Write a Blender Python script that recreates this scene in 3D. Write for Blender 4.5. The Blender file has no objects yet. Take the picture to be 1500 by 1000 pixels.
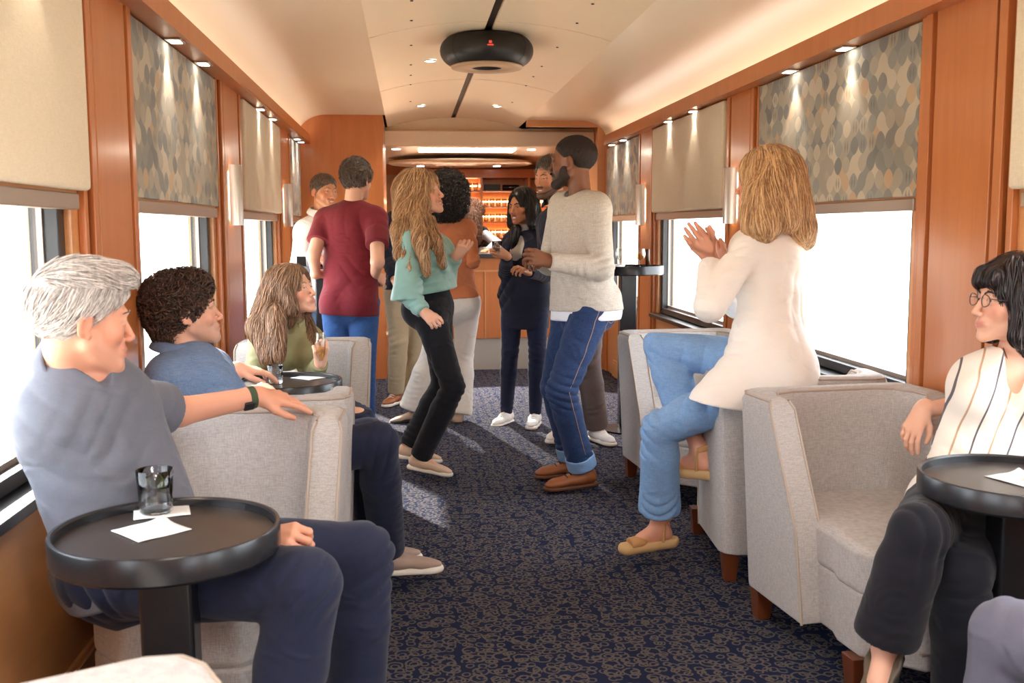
import bpy, bmesh, math, random
import numpy as np
from mathutils import Vector, Matrix
random.seed(7); RNG=np.random.default_rng(7)
SC=bpy.context.scene; COL=SC.collection
PI=math.pi
# ------------------------------------------------------------------ camera
F=1500.0; H=1.334; VP=(599.0,335.0); ROLL=-0.004
def _axes():
    r=np.array([(VP[0]-750)/F,(500-VP[1])/F,1.0]); r/=np.linalg.norm(r)
    p2=np.array([(VP[0]+1000-750)/F,(500-(VP[1]+1000*ROLL))/F,1.0])
    n=np.cross(p2,r); n/=np.linalg.norm(n)
    if n[1]<0: n=-n
    X=np.cross(r,n)
    if X[0]<0: X=-X
    return X,r,n
MC=np.array(_axes())
def at(px,py,Y):
    """point on the cross plane Y of the car seen at a photo pixel"""
    r=MC@np.array([(px-750)/F,(500-py)/F,1.0]); return np.array([0,0,H])+r*(Y/r[1])
cam=bpy.data.cameras.new('camera'); co=bpy.data.objects.new('camera',cam); COL.objects.link(co)
cam.sensor_width=36; cam.lens=36.0*F/1500; cam.clip_start=.05; cam.clip_end=200
R3=Matrix([[MC[i,0],MC[i,1],-MC[i,2]] for i in range(3)])
co.matrix_world=Matrix.Translation((0,0,H))@R3.to_4x4()
cam.dof.use_dof=True; cam.dof.focus_distance=5.2; cam.dof.aperture_fstop=7.0
SC.camera=co
# ------------------------------------------------------------------ tags, materials
def tag(o,label=None,cat=None,group=None,kind=None):
    if label: o['label']=label
    if cat: o['category']=cat
    if group: o['group']=group
    if kind: o['kind']=kind
    return o
def empty(name,loc=(0,0,0),rz=0,label=None,cat=None,group=None):
    o=bpy.data.objects.new(name,None); COL.objects.link(o); o.location=loc; o.rotation_euler=(0,0,rz)
    o.empty_display_size=.1
    return tag(o,label,cat,group)
def link(name,me,parent=None,mats=None):
    o=bpy.data.objects.new(name,me); COL.objects.link(o)
    if parent: o.parent=parent
    if mats:
        for m in (mats if isinstance(mats,(list,tuple)) else [mats]): me.materials.append(m)
    return o
def copy_tree(o,parent=None):
    c=o.copy(); COL.objects.link(c)
    if parent: c.parent=parent
    for ch in list(o.children): copy_tree(ch,c)
    return c
class NT:
    def __init__(s,name):
        s.m=bpy.data.materials.new(name); s.m.use_nodes=True; s.t=s.m.node_tree; s.n=s.t.nodes
        s.b=s.n['Principled BSDF']; s.out=s.n['Material Output']
    def add(s,typ,**kw):
        x=s.n.new(typ)
        for k,v in kw.items():
            if k in ('i','ins'):
                for kk,vv in v.items():
                    if isinstance(vv,bpy.types.NodeSocket): s.t.links.new(vv,x.inputs[kk])
                    else: x.inputs[kk].default_value=vv
            else: setattr(x,k,v)
        return x
    def set(s,**kw):
        for k,v in kw.items():
            k=k.replace('_',' ')
            if isinstance(v,bpy.types.NodeSocket): s.t.links.new(v,s.b.inputs[k])
            else: s.b.inputs[k].default_value=v
    def math(s,op,a,b=0.0,c=0.0):
        x=s.n.new('ShaderNodeMath'); x.operation=op
        for j,v in enumerate((a,b,c)):
            if isinstance(v,bpy.types.NodeSocket): s.t.links.new(v,x.inputs[j])
            else: x.inputs[j].default_value=v
        return x.outputs[0]
    def mix(s,f,a,b):
        x=s.n.new('ShaderNodeMix'); x.data_type='RGBA'
        for key,v in ((0,f),(6,a),(7,b)):
            if isinstance(v,bpy.types.NodeSocket): s.t.links.new(v,x.inputs[key])
            else: x.inputs[key].default_value=v if key==0 or len(v)==4 else (*v,1)
        return x.outputs[2]
    def ramp(s,f,stops,interp='LINEAR'):
        x=s.n.new('ShaderNodeValToRGB'); x.color_ramp.interpolation=interp
        e=x.color_ramp.elements
        while len(e)<len(stops): e.new(.5)
        for el,(p,c) in zip(e,stops): el.position=p; el.color=(*c,1) if len(c)==3 else c
        s.t.links.new(f,x.inputs[0]); return x.outputs[0]
    def coord(s,scale=(1,1,1),kind='Object',rot=(0,0,0)):
        c=s.n.new('ShaderNodeTexCoord'); m=s.n.new('ShaderNodeMapping'); m.inputs['Scale'].default_value=scale
        m.inputs['Rotation'].default_value=rot
        s.t.links.new(c.outputs[kind],m.inputs['Vector']); return m.outputs[0]
    def world(s,scale=(1,1,1)):
        g=s.n.new('ShaderNodeNewGeometry'); m=s.n.new('ShaderNodeMapping'); m.inputs['Scale'].default_value=scale
        s.t.links.new(g.outputs['Position'],m.inputs['Vector']); return m.outputs[0]
    def noise(s,vec,scale,detail=3,rough=.5,dist=0):
        x=s.add('ShaderNodeTexNoise',i={'Vector':vec,'Scale':scale,'Detail':detail,'Roughness':rough,'Distortion':dist}); return x.outputs['Fac']
    def bump(s,h,strength=.3,dist=.01):
        x=s.add('ShaderNodeBump',i={'Height':h,'Strength':strength,'Distance':dist}); s.t.links.new(x.outputs[0],s.b.inputs['Normal'])
def simple(name,col,rough=.5,metal=0,spec=.5,**kw):
    n=NT(name); n.set(Base_Color=(*col,1),Roughness=rough,Metallic=metal); n.b.inputs['Specular IOR Level'].default_value=spec
    n.set(**kw); return n.m
def srgb(r,g,b):
    return tuple(((c/255)/12.92 if c/255<=.04045 else ((c/255+.055)/1.055)**2.4) for c in (r,g,b))
def wood(name,a,b,scale=(1,1,1),rough=.34,coat=.25):
    n=NT(name); v=n.world(scale)
    f=n.noise(v,6,4,.6,.6); f2=n.noise(v,40,2,.5)
    c=n.mix(f,a,b); c=n.mix(n.math('MULTIPLY',f2,.35),c,tuple(x*.6 for x in a))
    n.set(Base_Color=c,Roughness=rough,Coat_Weight=coat,Coat_Roughness=.15); n.bump(f2,.05,.002); return n.m
def fabric(name,col,col2=None,s=900,rough=.9,bump=.35,noise_amt=.5,sheen=.15,big=0):
    n=NT(name); v=n.coord()
    w1=n.noise(n.coord((1,1,.12)),s,2,.6); w2=n.noise(n.coord((.12,.12,1)),s,2,.6)
    h=n.math('ADD',w1,w2); col2=col2 or tuple(c*.72 for c in col)
    f=n.math('MULTIPLY_ADD',h,1.6,-1.1)
    f=n.math('MAXIMUM',n.math('MINIMUM',f,1.0),0.0)
    c=n.mix(n.math('MULTIPLY',f,noise_amt),col,col2)
    if big: c=n.mix(n.math('MULTIPLY',n.noise(v,9,3),big),c,tuple(x*.6 for x in col))
    n.set(Base_Color=c,Roughness=rough,Sheen_Weight=sheen); n.b.inputs['Specular IOR Level'].default_value=.2
    n.bump(h,bump,.0012); return n.m
def emis(name,col,st):
    n=NT(name); n.set(Base_Color=(0,0,0,1),Emission_Color=(*col,1),Emission_Strength=st); return n.m
def clear(name,col=(1,1,1),rough=0.0,fac=1.0):
    n=NT(name); tr=n.add('ShaderNodeBsdfTransparent',i={'Color':(*col,1)}); gl=n.add('ShaderNodeBsdfGlossy',i={'Roughness':.02+rough})
    lw=n.add('ShaderNodeLayerWeight',i={'Blend':.5}); f=n.math('MINIMUM',n.math('MULTIPLY',n.math('MULTIPLY_ADD',n.math('POWER',lw.outputs['Facing'],4.0),.55,.035),fac),1.0)
    mx=n.add('ShaderNodeMixShader'); n.t.links.new(f,mx.inputs[0]); n.t.links.new(tr.outputs[0],mx.inputs[1]); n.t.links.new(gl.outputs[0],mx.inputs[2])
    n.t.links.new(mx.outputs[0],n.out.inputs[0]); n.n.remove(n.b); return n.m
M={}
M['wood']=wood('cherry_wood',srgb(208,130,72),srgb(178,100,54),(3,3,.25))
M['wood_d']=wood('dark_cherry_wood',srgb(158,80,40),srgb(122,56,26),(3,3,.25))
M['wood_l']=wood('pale_wood',srgb(222,160,104),srgb(200,134,80),(.3,.3,3))
M['cream']=None
n=NT('cream_ceiling'); v=n.world((1,.25,1)); n.set(Base_Color=n.mix(n.noise(v,3,4),srgb(242,226,200),srgb(232,212,182)),Roughness=.32); M['cream']=n.m
n=NT('carpet'); v=n.world((1,1,1))
dv=n.add('ShaderNodeVectorMath',operation='MULTIPLY_ADD',i={0:n.add('ShaderNodeTexNoise',i={'Vector':v,'Scale':30.0}).outputs['Color'],1:(.012,.012,0),2:v}).outputs[0]
def ring(sc,r,w,seed):
    mp=n.add('ShaderNodeMapping',i={'Vector':dv,'Location':(seed,seed*.7,0)}).outputs[0]
    vo=n.add('ShaderNodeTexVoronoi',voronoi_dimensions='2D',i={'Vector':mp,'Scale':sc,'Randomness':.6}).outputs['Distance']
    d=n.math('ABSOLUTE',n.math('SUBTRACT',vo,r)); return n.math('LESS_THAN',d,w)
r1=ring(12.5,.30,.045,0); r2=ring(15,.17,.05,3.3); r3=ring(24,.30,.07,8.1)
brk=n.math('GREATER_THAN',n.noise(v,45,2),.36)
m=n.math('MULTIPLY',n.math('MAXIMUM',n.math('MAXIMUM',r1,r2),r3),brk)
pile=n.noise(v,900,1)
c=n.mix(n.noise(v,5,3),srgb(32,38,66),srgb(44,52,82)); c=n.mix(n.math('MULTIPLY',m,.72),c,srgb(122,114,104))
c=n.mix(n.math('MULTIPLY',pile,.4),c,(.005,.006,.01))
n.set(Base_Color=c,Roughness=1.0); n.b.inputs['Specular IOR Level'].default_value=.05; n.bump(n.math('ADD',pile,m),.5,.003); M['carpet']=n.m
# patterned panel: lattice of soft diamonds with a random colour each
n=NT('patterned_fabric'); g=n.n.new('ShaderNodeNewGeometry'); sp=n.add('ShaderNodeSeparateXYZ',i={0:g.outputs['Position']})
u=n.math('MULTIPLY',sp.outputs[1],1/.078); w=n.math('MULTIPLY',sp.outputs[2],1/.074)
def rnd(i,j,seed): return n.add('ShaderNodeTexWhiteNoise',noise_dimensions='3D',i={0:n.add('ShaderNodeCombineXYZ',i={0:i,1:j,2:seed}).outputs[0]}).outputs[0]
PAL=[(0,srgb(120,120,116)),(.2,srgb(158,148,132)),(.4,srgb(134,134,126)),(.55,srgb(182,170,150)),(.72,srgb(150,140,124)),(.88,srgb(178,150,118)),(.95,srgb(106,106,104))]
iu,iw=n.math('FLOOR',u),n.math('FLOOR',w); pu=n.math('SUBTRACT',n.math('FRACT',u),.5); pw=n.math('SUBTRACT',n.math('FRACT',w),.5)
au,aw=n.math('ABSOLUTE',pu),n.math('ABSOLUTE',pw)
rad=n.math('POWER',n.math('ADD',n.math('POWER',au,1.6),n.math('POWER',aw,1.6)),1/1.6)
inside=n.math('LESS_THAN',rad,.5)
ca=n.ramp(rnd(iu,iw,.5),PAL,'CONSTANT'); cb=n.ramp(rnd(n.math('ROUND',u),n.math('ROUND',w),3.5),PAL,'CONSTANT')
pal=n.mix(inside,cb,ca)
lens=n.math('LESS_THAN',n.math('ABSOLUTE',n.math('SUBTRACT',au,.15)),n.math('MULTIPLY_ADD',aw,-.3,.11))
pal=n.mix(n.math('MULTIPLY',n.math('MULTIPLY',lens,n.math('GREATER_THAN',rnd(iu,iw,7.5),.74)),.55),pal,srgb(88,86,84))
n.set(Base_Color=pal,Roughness=.75,Sheen_Weight=.2); n.bump(n.noise(n.world(),700,2),.2,.001); M['pattern']=n.m
M['beige']=fabric('beige_panel_fabric',srgb(234,220,196),srgb(210,194,168),s=350,noise_amt=.6,big=.12)
M['chair']=fabric('light_grey_upholstery',srgb(194,188,184),srgb(146,140,138),s=420,noise_amt=.75,bump=.5)
M['black']=simple('black_table',(.012,.012,.014),.27)
M['tabletop']=simple('dark_tabletop',(.035,.026,.022),.3)
M['dark_metal']=simple('dark_window_frame',(.03,.03,.032),.35,.3)
M['steel']=None
n=NT('brushed_steel'); v=n.world((1,1,60)); n.set(Base_Color=(.72,.66,.6,1),Metallic=1.0,Roughness=.32); n.b.inputs['Anisotropic'].default_value=.6; M['steel']=n.m
M['greymetal']=simple('grey_headrail',srgb(170,155,142),.35,.4)
M['rubber']=simple('black_rubber',(.012,.011,.011),.45)
M['white']=simple('white_paper',(.88,.88,.87),.7)
M['legwood']=wood('leg_wood',srgb(120,62,32),srgb(92,44,22),(3,3,.3))
M['pane']=clear('window_glass'); M['glassc']=clear('thin_stemware',(.96,.97,.97),0,2.2)
n=NT('drinking_glass'); n.set(Base_Color=(1,1,1,1),Roughness=.0,IOR=1.42,Transmission_Weight=1.0); M['glass']=n.m
M['ice']=simple('ice',(.85,.9,.93),.15,Transmission_Weight=.6)
M['water']=clear('drink_water',(.93,.95,.96),0,1.0)
M['champ']=clear('champagne',(.97,.82,.48),0,.6)
M['lime']=simple('lime',srgb(150,190,80),.4)
M['lamp']=emis('lamp_lens',(1,.9,.76),18)
M['lampw']=emis('lamp_strip',(1,.93,.84),4.5)
# ------------------------------------------------------------------ mesh helpers
class MB:
    def __init__(s): s.v=[]; s.f=[]; s.m=[]
    def raw(s,vs,fs,mi=0):
        b=len(s.v); s.v+= [tuple(map(float,v)) for v in vs]; s.f+=[tuple(b+i for i in f) for f in fs]; s.m+=[mi]*len(fs); return s
    def box(s,x0,x1,y0,y1,z0,z1,mi=0):
        v=[(x,y,z) for x in (x0,x1) for y in (y0,y1) for z in (z0,z1)]
        return s.raw(v,[(0,1,3,2),(4,6,7,5),(0,4,5,1),(2,3,7,6),(0,2,6,4),(1,5,7,3)],mi)
    def prism(s,pts,axis,a,b,mi=0,caps=True):
        """pts 2D closed outline extruded along axis (0,1,2) from a to b"""
        def P(p,t):
            q=list(p); q.insert(axis,t); return q
        k=len(pts); vs=[P(p,a) for p in pts]+[P(p,b) for p in pts]
        fs=[(i,(i+1)%k,k+(i+1)%k,k+i) for i in range(k)]
        if caps: fs+=[tuple(range(k))[::-1],tuple(range(k,2*k))]
        return s.raw(vs,fs,mi)
    def lathe(s,prof,seg=32,c=(0,0,0),mi=0,sx=1,sy=1):
        vs=[];fs=[]; k=len(prof)
        for j in range(seg):
            a=2*PI*j/seg
            for r,z in prof: vs.append((c[0]+sx*r*math.cos(a),c[1]+sy*r*math.sin(a),c[2]+z))
        for j in range(seg):
            for i in range(k-1):
                a0=j*k+i; b0=((j+1)%seg)*k+i; fs.append((a0,b0,b0+1,a0+1))
        return s.raw(vs,fs,mi)
    def build(s,name,mats,parent=None,smooth=False,bevel=0,seg=2,subsurf=0,autos=None):
        me=bpy.data.meshes.new(name); me.from_pydata(s.v,[],s.f); me.update()
        bm=bmesh.new(); bm.from_mesh(me)
        if len(bm.faces)<60000: bmesh.ops.remove_doubles(bm,verts=bm.verts,dist=1e-6)
        bmesh.ops.recalc_face_normals(bm,faces=bm.faces); 
        bm.to_mesh(me); bm.free()
        if len(me.polygons)==len(s.m): me.polygons.foreach_set('material_index',s.m)
        if smooth or bevel: me.polygons.foreach_set('use_smooth',[True]*len(me.polygons))
        o=link(name,me,parent,mats)
        if bevel:
            b=o.modifiers.new('b','BEVEL'); b.width=bevel; b.segments=seg; b.limit_method='ANGLE'; b.angle_limit=.6; b.harden_normals=True
        if subsurf:
            b=o.modifiers.new('s','SUBSURF'); b.levels=subsurf; b.render_levels=subsurf
        if smooth and not subsurf and autos is not None:
            try:
                bm=bmesh.new(); bm.from_mesh(me)
                for e in bm.edges:
                    if len(e.link_faces)==2 and e.calc_face_angle(0)>autos: e.smooth=False
                bm.to_mesh(me); bm.free()
            except Exception: pass
        return o
def struct(o): o['kind']='structure'; return o
# ------------------------------------------------------------------ the car
XL,XR=-.945,1.84; Y0,Y1=-3.2,9.45; PYL,PYR=9.15,9.5
struct(MB().box(XL-.15,XR+.15,Y0,13.0,-.06,0).build('floor',M['carpet']))
L_PAN=[(-2.6,-.4,'b'),(-.1,1.3,'p'),(1.62,3.07,'b'),(3.66,5.19,'p'),(5.92,7.52,'b'),(8.27,9.1,'p')]
R_PAN=[(-2.6,-.4,'b'),(-.1,1.3,'p'),(1.45,2.96,'b'),(3.56,5.27,'p'),(5.81,7.54,'b'),(8.07,9.40,'p')]
ZS,ZT,ZP0,ZP1=.75,1.40,1.445,2.062
for side,wx,pans in (('left',XL,L_PAN),('right',XR,R_PAN)):
    s=1 if side=='left' else -1       # +1: inward is +X
    def bx(mb,d0,d1,y0,y1,z0,z1,mi=0):   # depths measured inward from the wall plane
        a,b=sorted((wx+s*d0,wx+s*d1)); mb.box(a,b,y0,y1,z0,z1,mi)
    w=MB()
    bx(w,-.12,0,Y0,PYL+.02 if side=='left' else PYR,0,.68)
    bx(w,-.12,0,Y0,PYL+.02 if side=='left' else PYR,1.43,2.45)
    edges=[Y0]+[e for p in pans for e in (p[0]+.06,p[1]-.06)]+[PYL+.02 if side=='left' else PYR]
    for i in range(0,len(edges),2): bx(w,-.12,0,edges[i],edges[i+1],.68,1.43)
    struct(w.build('wall_'+side,M['wood_l']))
    b=MB(); bx(b,0,.022,Y0,9.1,0,.13); bx(b,0,.014,Y0,9.1,.13,.145); struct(b.build('baseboard_'+side,M['wood_l'],bevel=.003))
    # piers between the windows: stepped mouldings
    pcs=[(pans[i][1],pans[i+1][0]) for i in range(len(pans)-1)]+[(Y0,pans[0][0]),(pans[-1][1],9.12 if side=='left' else 9.48)]
    for k,(a,c) in enumerate(pcs):
        p=MB(); L=c-a
        prof=[(0,0),(.012,0)]
        if L>.15:
            st=[(0,.05,.022),(.05,.085,.008),(.085,.16,.034),(.16,.2,.012),(.2,.8,.03),(.8,.84,.012),(.84,.915,.034),(.915,.95,.008),(.95,1,.022)]
        else: st=[(0,1,.02)]
        for (u0,u1,d) in st:
            bx(p,0,d,a+L*u0,a+L*u1,.0,2.07,1 if d<.015 else 0)
        tag(p.build('pier_panel',[M['wood'],M['wood_d']],bevel=.003),kind='structure')
    # valance with its downlights
    v=MB(); bx(v,0,.105,Y0,9.1,2.064,2.085); bx(v,.082,.105,Y0,9.1,2.064,2.148)
    struct(v.build('trim_valance_'+side,M['wood'],bevel=.003))
    cs=MB(); bx(cs,.02,.06,Y0+.2,9.1,2.09,2.10); struct(cs.build('trim_cove_strip_'+side,M['lampw']))
    # panels, head rails, window frames, panes, ledges
    for k,(a,c,t) in enumerate(pans):
        th=.045 if t=='b' else .02
        p=MB(); bx(p,.002,th,a+.004,c-.004,ZP0,ZP1-.004)
        o=p.build('window_panel',M['beige'] if t=='b' else M['pattern'],bevel=.014 if t=='b' else .004,seg=4)
        where={0:'at the car end',1:'beside the end seats',2:'nearest the camera',3:'above the second window',4:'beyond the second window',5:'beside the end partition'}[k]
        sd='left' if side=='left' else 'right'
        tag(o,('padded beige' if t=='b' else 'diamond patterned grey')+' panel over '+sd+' wall window '+where,'wall panel')
        h=MB(); bx(h,-.03,.016,a+.03,c-.03,1.392,1.437); o=h.build('blind_headrail',M['greymetal'],bevel=.004); tag(o,'slim grey blind rail on the '+sd+' wall '+where,'blind')
        f=MB(); y0,y1=a+.06,c-.06
        bx(f,-.1,-.02,y0,y0+.05,.72,1.43); bx(f,-.1,-.02,y1-.05,y1,.72,1.43); bx(f,-.1,-.02,y0,y1,.705,.745); bx(f,-.1,-.02,y0,y1,1.41,1.43)
        fo=f.build('window_%d'%(k+1+(6 if side=='right' else 0)),M['dark_metal'],bevel=.004); struct(fo)
        g=MB(); bx(g,-.075,-.072,y0+.02,y1-.02,.74,1.42); g.build('pane',M['pane'],fo)
        l=MB(); bx(l,-.075,-.06,y0+.045,y1-.045,.745,.762); bx(l,-.075,-.06,y0+.045,y0+.06,.745,1.41); bx(l,-.075,-.06,y1-.06,y1-.045,.745,1.41); l.build('glazing_bead',M['greymetal'],fo)
        l=MB(); bx(l,-.1,.055,a-.0,c+.0,.672,.70); bx(l,-.1,-.03,a+.05,c-.05,.70,.722); struct(l.build('trim_ledge',M['dark_metal'],bevel=.004))
    # downlights in the valance
    for k,(a,c,t) in enumerate(pans):
        if c<1.2: continue
        for j,yy in enumerate(((a*.66+c*.34),(a*.3+c*.7))):
            hous=MB(); hous.box(-.055,.055,-.045,.045,-.012,0)
            e=empty('valance_downlight',(wx+s*.055,yy,2.064),0,'steel %s wall downlight, %s of two over %s'%(side,('nearer','farther')[j],{2:'the beige panel nearest the camera',3:'the large patterned panel',4:'the beige panel past the patterned one',5:'the far small patterned panel',1:'a hidden panel',0:'a hidden panel'}[k]),'downlight','downlights in the valances')
            fr=MB(); fr.box(-.032,.032,-.05,.05,-.007,0); fr.build('trim_ring',M['steel'],e,bevel=.002)
            ln=MB(); ln.box(-.02,.02,-.034,.034,-.0085,-.0068); ln.build('lens',M['lamp'],e)
            ld=bpy.data.lights.new('spot','SPOT'); ld.energy=5; ld.color=(1,.86,.68); ld.spot_size=1.25; ld.spot_blend=.5; ld.shadow_soft_size=.015
            lo=bpy.data.objects.new('spot_light',ld); COL.objects.link(lo); lo.parent=e; lo.location=(0,0,-.02); lo.rotation_euler=(0,s*-.10,0)
# ceiling coves and vault
def sweep(pts,y0,y1,th,name,mat,smooth=True,ny=1):
    """pts: XZ polyline, thickened upward"""
    out=pts+[(x,z+th) for x,z in reversed(pts)]
    return struct(MB().prism([(x,z) for x,z in out],1,y0,y1).build(name,mat,smooth=smooth,autos=.7))
XC=(XL+XR)/2
for side,wx,s in (('left',XL,1),('right',XR,-1)):
    pts=[(wx+s*0.0,2.13)]; yend=PYL if side=='left' else PYR
    for i in range(0,13):
        t=i/12*PI/2; pts.append((wx+s*(.24*(1-math.cos(t))+.005),2.14+.18*math.sin(t)))
    for i in range(1,7): pts.append((wx+s*(.245+i/6*(.755-.245)),2.32+.0*i))
    sweep(pts,Y0,yend,.02,'ceiling_cove_'+side,M['cream'])
ed=.752
half=(XR-XL)/2-ed
arc=[]
for i in range(33):
    t=-1+2*i/32; arc.append((XC+t*half,2.318+.095*(1-t*t)))
# two halves of the vault separated by a black slot
slot=.021
for nm,sel in (('left',[p for p in arc if p[0]<XC-slot]+[(XC-slot,2.413)]),('right',[(XC+slot,2.413)]+[p for p in arc if p[0]>XC+slot])):
    for j,(a,b) in enumerate(((Y0,.4),(.41,2.7),(2.71,5.5),(5.512,7.6),(7.612,10.2))):
        sweep(sel,a,b,.015,'ceiling_vault_'+nm,M['cream'])
struct(MB().box(XC-.05,XC+.05,Y0,10.2,2.43,2.44).build('ceiling_slot',M['rubber']))
struct(MB().box(XL-.1,XR+.1,Y0,13.5,2.5,2.53).build('ceiling',M['wood_d']))
# screws and small lamps in the vault
def vz(x): t=(x-XC)/half; return 2.318+.095*(1-t*t)
k=0
for x in (XC-.42,XC+.42):
    for y in (2.9,3.6,4.3,4.85,5.3,6.0,6.7,7.15,7.6,8.6):
        s=MB().lathe([(0,-.004),(.007,-.004),(.008,0)],10,(x,y,vz(x))); tag(s.build('ceiling_screw',M['rubber'],smooth=True),'tiny dark screw head in the cream ceiling vault','screw','screw heads in the ceiling vault')
for i,(x,y) in enumerate(((XC-.33,9.0),(XC+.33,9.0),(XC-.3,6.65))):
    e=empty('ceiling_downlight',(x,y,vz(x)-.001),0,['small round downlight in the vault before the bar, on the speaker slot\'s window side','small round downlight in the vault before the bar, above the bearded man','small round downlight in the vault beside the black ring speaker'][i],'downlight')
    MB().lathe([(.045,0),(.045,-.006),(.033,-.008),(.03,0)],24).build('trim_ring',M['white'],e,smooth=True)
    MB().lathe([(0,-.004),(.031,-.004)],24).build('lens',M['lamp'],e)
    ld=bpy.data.lights.new('spot','SPOT'); ld.energy=14; ld.color=(1,.88,.72); ld.spot_size=1.9; ld.spot_blend=.6; ld.shadow_soft_size=.03
    lo=bpy.data.objects.new('spot_light',ld); COL.objects.link(lo); lo.parent=e; lo.location=(0,0,-.02)
# end walls, partition, bar front beam
def arched(x0,x1,z0,name,mat,y,d,top):
    """wall across the car between x0..x1, top follows function"""
    xs=np.linspace(x0,x1,24); pts=[(x0,z0),(x1,z0)]+[(x,top(x)) for x in xs[::-1]]
    return struct(MB().prism(pts,1,y,y+d).build(name,mat))
def covetop(x):
    a=min(x-XL,XR-x)
    if a<.245: t=math.acos(max(-1,min(1,1-max(a-.005,0)/.24))); return 2.14+.18*math.sin(t)
    if a<.755: return 2.322
    return vz(x)
arched(XL,-.22,0,'wall_partition_left',M['wood'],PYL,.06,covetop)
struct(MB().box(-.27,-.215,PYL+.06,10.25,0,2.33).build('wall_return',M['wood']))
arched(1.75,XR,0,'wall_partition_right',M['wood_l'],PYR,.06,covetop)
arched(1.09,1.75,2.262,'wall_over_right',M['wood_l'],PYR,.06,covetop)
struct(MB().box(XR,XR+.1,PYR,10.3,0,2.5).build('wall_bar_front',M['wood_l']))
arched(-.215,XR,2.16,'wall_header',M['cream'],10.2,.05,lambda x: vz(x) if vz(x)>2.3 else 2.31)
struct(MB().box(-.27,XR,10.12,10.3,2.13,2.285).build('trim_header_beam',M['cream'],bevel=.02,seg=4))
struct(MB().box(-1.0,2.0,Y0-.1,Y0,0,2.5).build('wall_end',M['wood']))
# bar room beyond
struct(MB().box(XL-.1,XL,9.2,13.5,0,2.5).build('wall_bar_left',M['wood_l'])); struct(MB().box(XR,XR+.1,10.3,13.5,0,2.5).build('wall_bar_right',M['wood_l']))
struct(MB().box(XL-.1,XR+.1,13.4,13.5,0,2.5).build('wall_bar_end',M['wood']))
struct(MB().box(XL-.1,XR+.1,10.3,13.4,2.16,2.2).build('ceiling_bar',M['cream']))
ov=MB().lathe([(0,0),(.97,0),(1.0,.01),(1.0,.03),(.97,.034)],64,(.62,12.3,2.085),0,.85,.72); tag(ov.build('ceiling_oval',M['cream'],smooth=True,autos=.6),kind='structure')
struct(MB().box(.12,1.12,10.75,11.15,2.146,2.159).build('trim_light_panel',emis('bar_panel',(1,.93,.8),9)))
for i,(x,y) in enumerate(((-.12,10.9),(.15,12.55),(1.07,12.5),(1.3,10.9))):
    e=empty('bar_downlight',(x,y,2.159 if i in (0,3) else 2.084),0,['round downlight in the bar ceiling by the beige door','round downlight over the shelves by the corridor','round downlight over the shelves near the window','round downlight in the bar ceiling beside the light panel'][i],'downlight')
    MB().lathe([(0,-.004),(.04,-.004),(.045,0)],20).build('lens',M['lamp'],e)
    ld=bpy.data.lights.new('spot','SPOT'); ld.energy=24; ld.color=(1,.86,.66); ld.spot_size=2.0; ld.spot_blend=.6; ld.shadow_soft_size=.04
    lo=bpy.data.objects.new('spot_light',ld); COL.objects.link(lo); lo.parent=e; lo.location=(0,0,-.03)
# bar counter
bar=empty('bar_counter',(0,9.6,0),0,'wood fronted bar counter with a dark top and pale kick panel','bar')
b=MB(); b.box(.3,XR-.02,.02,.55,.3,1.06); b.build('front_panel',M['wood'],bar,bevel=.004)
for x in (.70,1.2,1.6): MB().box(x,x+.012,.012,.021,.3,.93).build('joint_strip',M['wood_l'],bar)
MB().box(.3,XR-.03,.010,.021,.93,.945).build('joint_strip',M['wood_l'],bar)
b=MB(); b.box(.32,XR-.02,.045,.5,0,.3); b.build('kick_panel',simple('kick_steel',srgb(190,185,176),.4,.5),bar)
b=MB(); b.box(.26,XR-.02,-.06,.62,1.06,1.10); b.build('countertop',simple('bar_top',(.05,.05,.055),.25),bar,bevel=.006)
# back bar with shelves
bb=empty('back_bar_shelves',(0,12.95,0),0,'lit cherry wood back bar shelving filled with glassware behind the counter','shelf unit')
b=MB(); b.box(-.1,1.8,.36,.4,.0,2.075); b.box(-.1,1.8,0,.4,1.965,2.075); b.box(-.1,1.8,0,.4,0,.9)
for x in (-.1,.30,.62,.90,1.50,1.77): b.box(x,x+.03,0,.4,.9,1.97)
b.build('carcass',M['wood'],bb,bevel=.003)
SHZ=(1.22,1.42,1.61,1.81)
for z in SHZ:
    MB().box(-.08,1.77,.02,.35,z-.015,z).build('shelf',M['wood_d'],bb)
    if z<1.8: MB().box(-.06,1.76,.335,.355,z+.06,z+.075).build('light_strip',emis('shelf_strip',(1,.80,.52),22),bb)
    else: MB().box(.34,.88,.335,.355,z+.06,z+.075).build('light_strip',emis('shelf_strip',(1,.80,.52),22),bb)
gp=MB().lathe([(.0,.003),(.026,.003),(.034,.10),(.036,.10),(.028,0),(0,0)],12)
g0=None
for z in SHZ:
    for x in list(np.arange(.38,.6,.078))+list(np.arange(.69,.89,.078))+list(np.arange(.98,1.48,.078)):
        if z>1.8 and x>.95: continue
        if g0 is None: g0=gp.build('bar_glass',clear('bar_glassware',(.92,.92,.9),.05,6.0),smooth=True); o=g0
        else: o=g0.copy(); COL.objects.link(o)
        o.location=(x,12.95+.15,z+.002); tag(o,'clear glass tumbler lined up on a lit back bar shelf','glass','glasses on the back bar shelves')
o=MB().lathe([(0,0),(.035,0),(.036,.2),(.012,.23),(.012,.27),(0,.27)],14).build('wine_bottle',simple('dark_bottle',(.01,.008,.006),.15),smooth=True); o.rotation_euler=(0,PI/2,0); o.location=(1.19,13.08,1.849); tag(o,'dark wine bottle lying on the top back bar shelf','bottle')
dk=MB().box(.0,.2,-.06,.06,0,.075).build('storage_box',simple('dark_box',(.012,.01,.01),.5),bevel=.005); dk.location=(.96,13.1,1.812); tag(dk,'low dark box on the top back bar shelf','box')
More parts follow.
